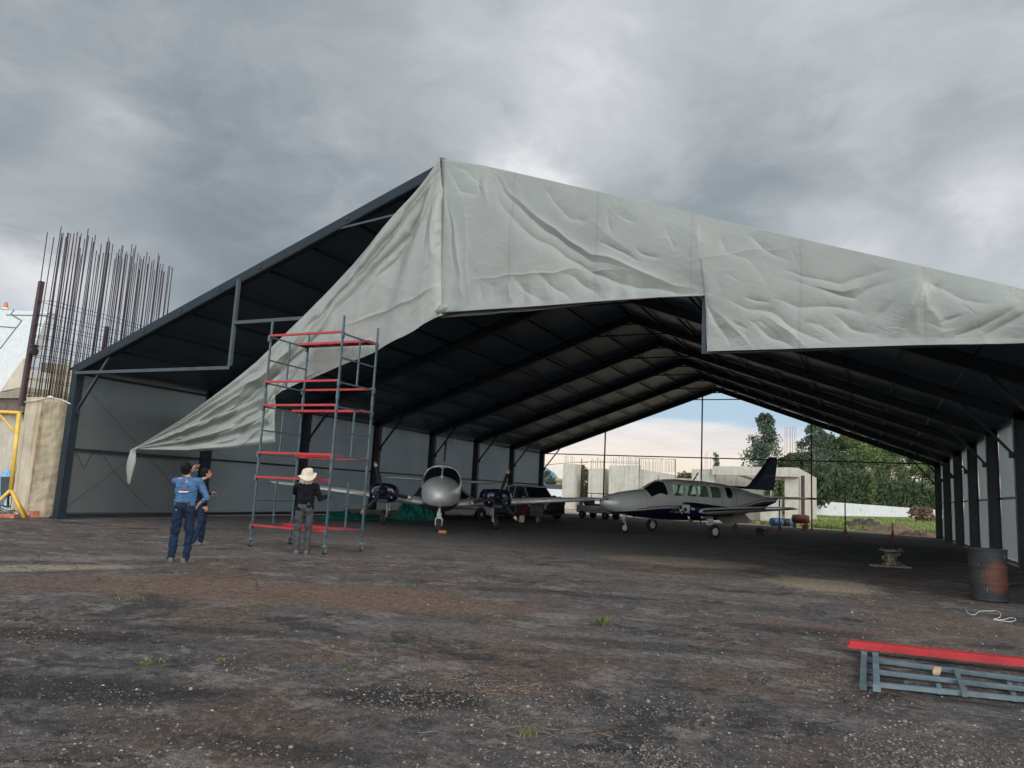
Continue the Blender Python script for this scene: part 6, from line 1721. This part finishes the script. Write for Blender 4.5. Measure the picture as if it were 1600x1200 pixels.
def th_(px, py, Yq): return atY(px, py, Yq)[2]
cr_e = [(0, .3), (.25, 2.4), (.4, 3.3), (.55, 3.0), (.75, 2.0), (.9, 1.1), (1, .35)]
x, y = txy(1196, 118); tree('eucalyptus_tree', 'tall slender eucalyptus behind the airplane tail', x, y, th_(1196, 643, y), cr_e, 'euc', 8500, .22, 3, bare=.2, nclump=95)
x, y = txy(1271, 125); tree('eucalyptus_tree', 'tall eucalyptus with a loose crown crossed by the right rear gable post', x, y, th_(1268, 660, y), [(0, .3), (.3, 2.2), (.5, 3.0), (.7, 2.5), (.9, 1.5), (1, .6)], 'euc', 6000, .22, 11, bare=.25, nclump=70)
x, y = txy(1293, 140); tree('eucalyptus_tree', 'dark leafy eucalyptus right of the one crossed by the gable post', x, y, th_(1293, 676, y), [(0, .3), (.3, 2.6), (.6, 3.4), (.85, 2.3), (1, .8)], 'dark', 3600, .34, 21, bare=.15, nclump=44)
x, y = txy(1114, 150); tree('poplar_tree', 'thin columnar tree above the unfinished wall', x, y, th_(1114, 700, y), [(0, .3), (.2, .9), (.6, .9), (1, .2)], 'euc', 900, .28, 5, bare=.1, nclump=24)
FT = 'trees of the wood behind the white wall'
# (pixel x, pixel y of the top, crown, leaf, what sets it apart)
forest = [(1238, 712, 3.6, 'dark', 'dark low tree peeping over the unfinished building'), (1262, 708, 3.6, 'dark', 'dark tree under the eucalyptus at the left end of the wood'),
          (1306, 684, 4.5, 'dark', 'dark green tree beside the leafy eucalyptus'), (1330, 676, 6.2, 'light', 'broad bright green tree, tallest of the wood'),
          (1362, 684, 6.5, 'mid', 'wide green tree with pale bare limbs in the middle of the wood'), (1392, 692, 6.0, 'mid', 'rounded green tree right of the wide one with pale limbs'),
          (1418, 698, 6.0, 'light', 'yellow green tree towards the right of the wood'), (1445, 705, 7.0, 'mid', 'green tree of the wood next to the right rear column'), (1475, 715, 7, 'dark', 'dark tree of the wood mostly behind the right rear column')]
for k, (px, py, R_, lf, lb) in enumerate(forest):
    Yq = 128+(px-1276)*.75+(30 if px > 1280 else 14)
    x, y = txy(px, Yq); h_ = th_(px, py, Yq)
    tree('woodland_tree', lb, x, y, h_, [(0, R_*.6), (.25, R_), (.6, R_*1.05), (.85, R_*.7), (1, R_*.25)], lf, 10000, .40, 40+k, group=FT, bare=.08, nclump=46)
b = MB()
rg = random.Random(9)
for i in range(26000):
    u = rg.random()**.8; px = 1268+215*u; Yq = 128+(px-1276)*.75+8+rg.uniform(-3, 6); x, y = txy(px, Yq)
    top = 9.0+2.4*mnoise.noise(Vector((x*.12, 2, 0)))+1.0*mnoise.noise(Vector((x*.6, 5, 0))); z = top*rg.random()**.7
    p = Vector((x, y, z)); s_ = .55*rg.uniform(.5, 1.4); u_ = Vector((rg.gauss(0, 1), rg.gauss(0, 1), rg.gauss(0, 1))).normalized(); v_ = u_.orthogonal().normalized(); w_ = u_.cross(v_)
    b.add([p-v_*s_, p-w_*s_*.5, p+v_*s_, p+w_*s_*.5], [(0, 1, 2, 3)])
tag(b.build('undergrowth', LEAF['dark'], recalc=False), 'dense dark undergrowth along the foot of the wood behind the white wall', 'undergrowth', kind='stuff')
for k, (px, py, Yq, R_, lf, lb) in enumerate([(907, 733, 110, 2.6, 'dark', 'dark green bush between the two concrete pillars, left'), (917, 738, 112, 2.2, 'dark', 'dark green bush behind the right side of the brown steel column'),
        (851, 736, 150, 2.4, 'dark', 'thin dark tree right beside the left rear column'), (860, 752, 150, 2.0, 'dark', 'small dark tree under the blue mountain'), (1072, 741, 95, 2.4, 'dry', 'brown bush showing above the gap in the unfinished wall'),
        (1210, 742, 95, 3.0, 'mid', 'green tree seen through the window bay'), (1440, 795, 120, 2.0, 'dry', 'dry brown shrub in front of the right end of the white wall')]):
    x, y = txy(px, Yq); tree('small_tree', lb, x, y, max(1.8, th_(px, py, Yq)), [(0, R_*.7), (.4, R_), (.8, R_*.8), (1, R_*.3)], lf, 1400, .26, 80+k, bare=.05, nclump=22)
# grass growing in the field
b = MB(); rg = random.Random(4)
for i in range(26000):
    px = rg.uniform(1110, 1475); Yq = 56+85*rg.random()**1.6; x, y = txy(px, Yq)
    if px < 1270 and rg.random() < .75: continue
    if mnoise.noise(Vector((x*.15, y*.08, 2))) < -.12: continue
    hh = rg.uniform(.08, .32)*(1.4 if px > 1340 else 1); a = rg.uniform(0, 6.28); wx, wy = .05*math.cos(a), .05*math.sin(a); tx, ty = rg.uniform(-.1, .1), rg.uniform(-.1, .1)
    b.add([(x-wx, y-wy, -.02), (x+wx, y+wy, -.02), (x+tx, y+ty, hh)], [(0, 1, 2)])
tag(b.build('field_grass', island_mat('field_grass', [(0, (.075, .12, .025)), (.6, (.15, .20, .045)), (1, (.30, .27, .11))]), recalc=False), 'grass growing in the field behind the hangar', 'grass', kind='stuff')
# mountains
b = MB(); n = 90; rows = []
for j, (dd, hs_) in enumerate(((5200, 0), (5600, .55), (6000, 1.0), (6500, .5))):
    row = []
    for i in range(n+1):
        az = R(34-60*i/n); e = .5+.5*mnoise.fractal(Vector((i*.13, 3.3, 0)), .9, 2.1, 5)
        prof = .10+.52/(1+math.exp(-(math.degrees(az)-21.2)*3))
        z = hs_*(250+150*e)*prof+60*hs_*mnoise.noise(Vector((i*.5, j*2.1, 1)))
        row.append((-dd*math.sin(az), dd*math.cos(az), z-20))
    rows.append(row)
vs = [p for r_ in rows for p in r_]
b.add(vs, [(j*(n+1)+i, j*(n+1)+i+1, (j+1)*(n+1)+i+1, (j+1)*(n+1)+i) for j in range(3) for i in range(n)], True)
tag(b.build('mountains', pbr('haze_tinted_hills', (.17, .26, .37), .95, 0, .15, .002)), kind='structure')  # bluish base colour paints distance haze onto the hills
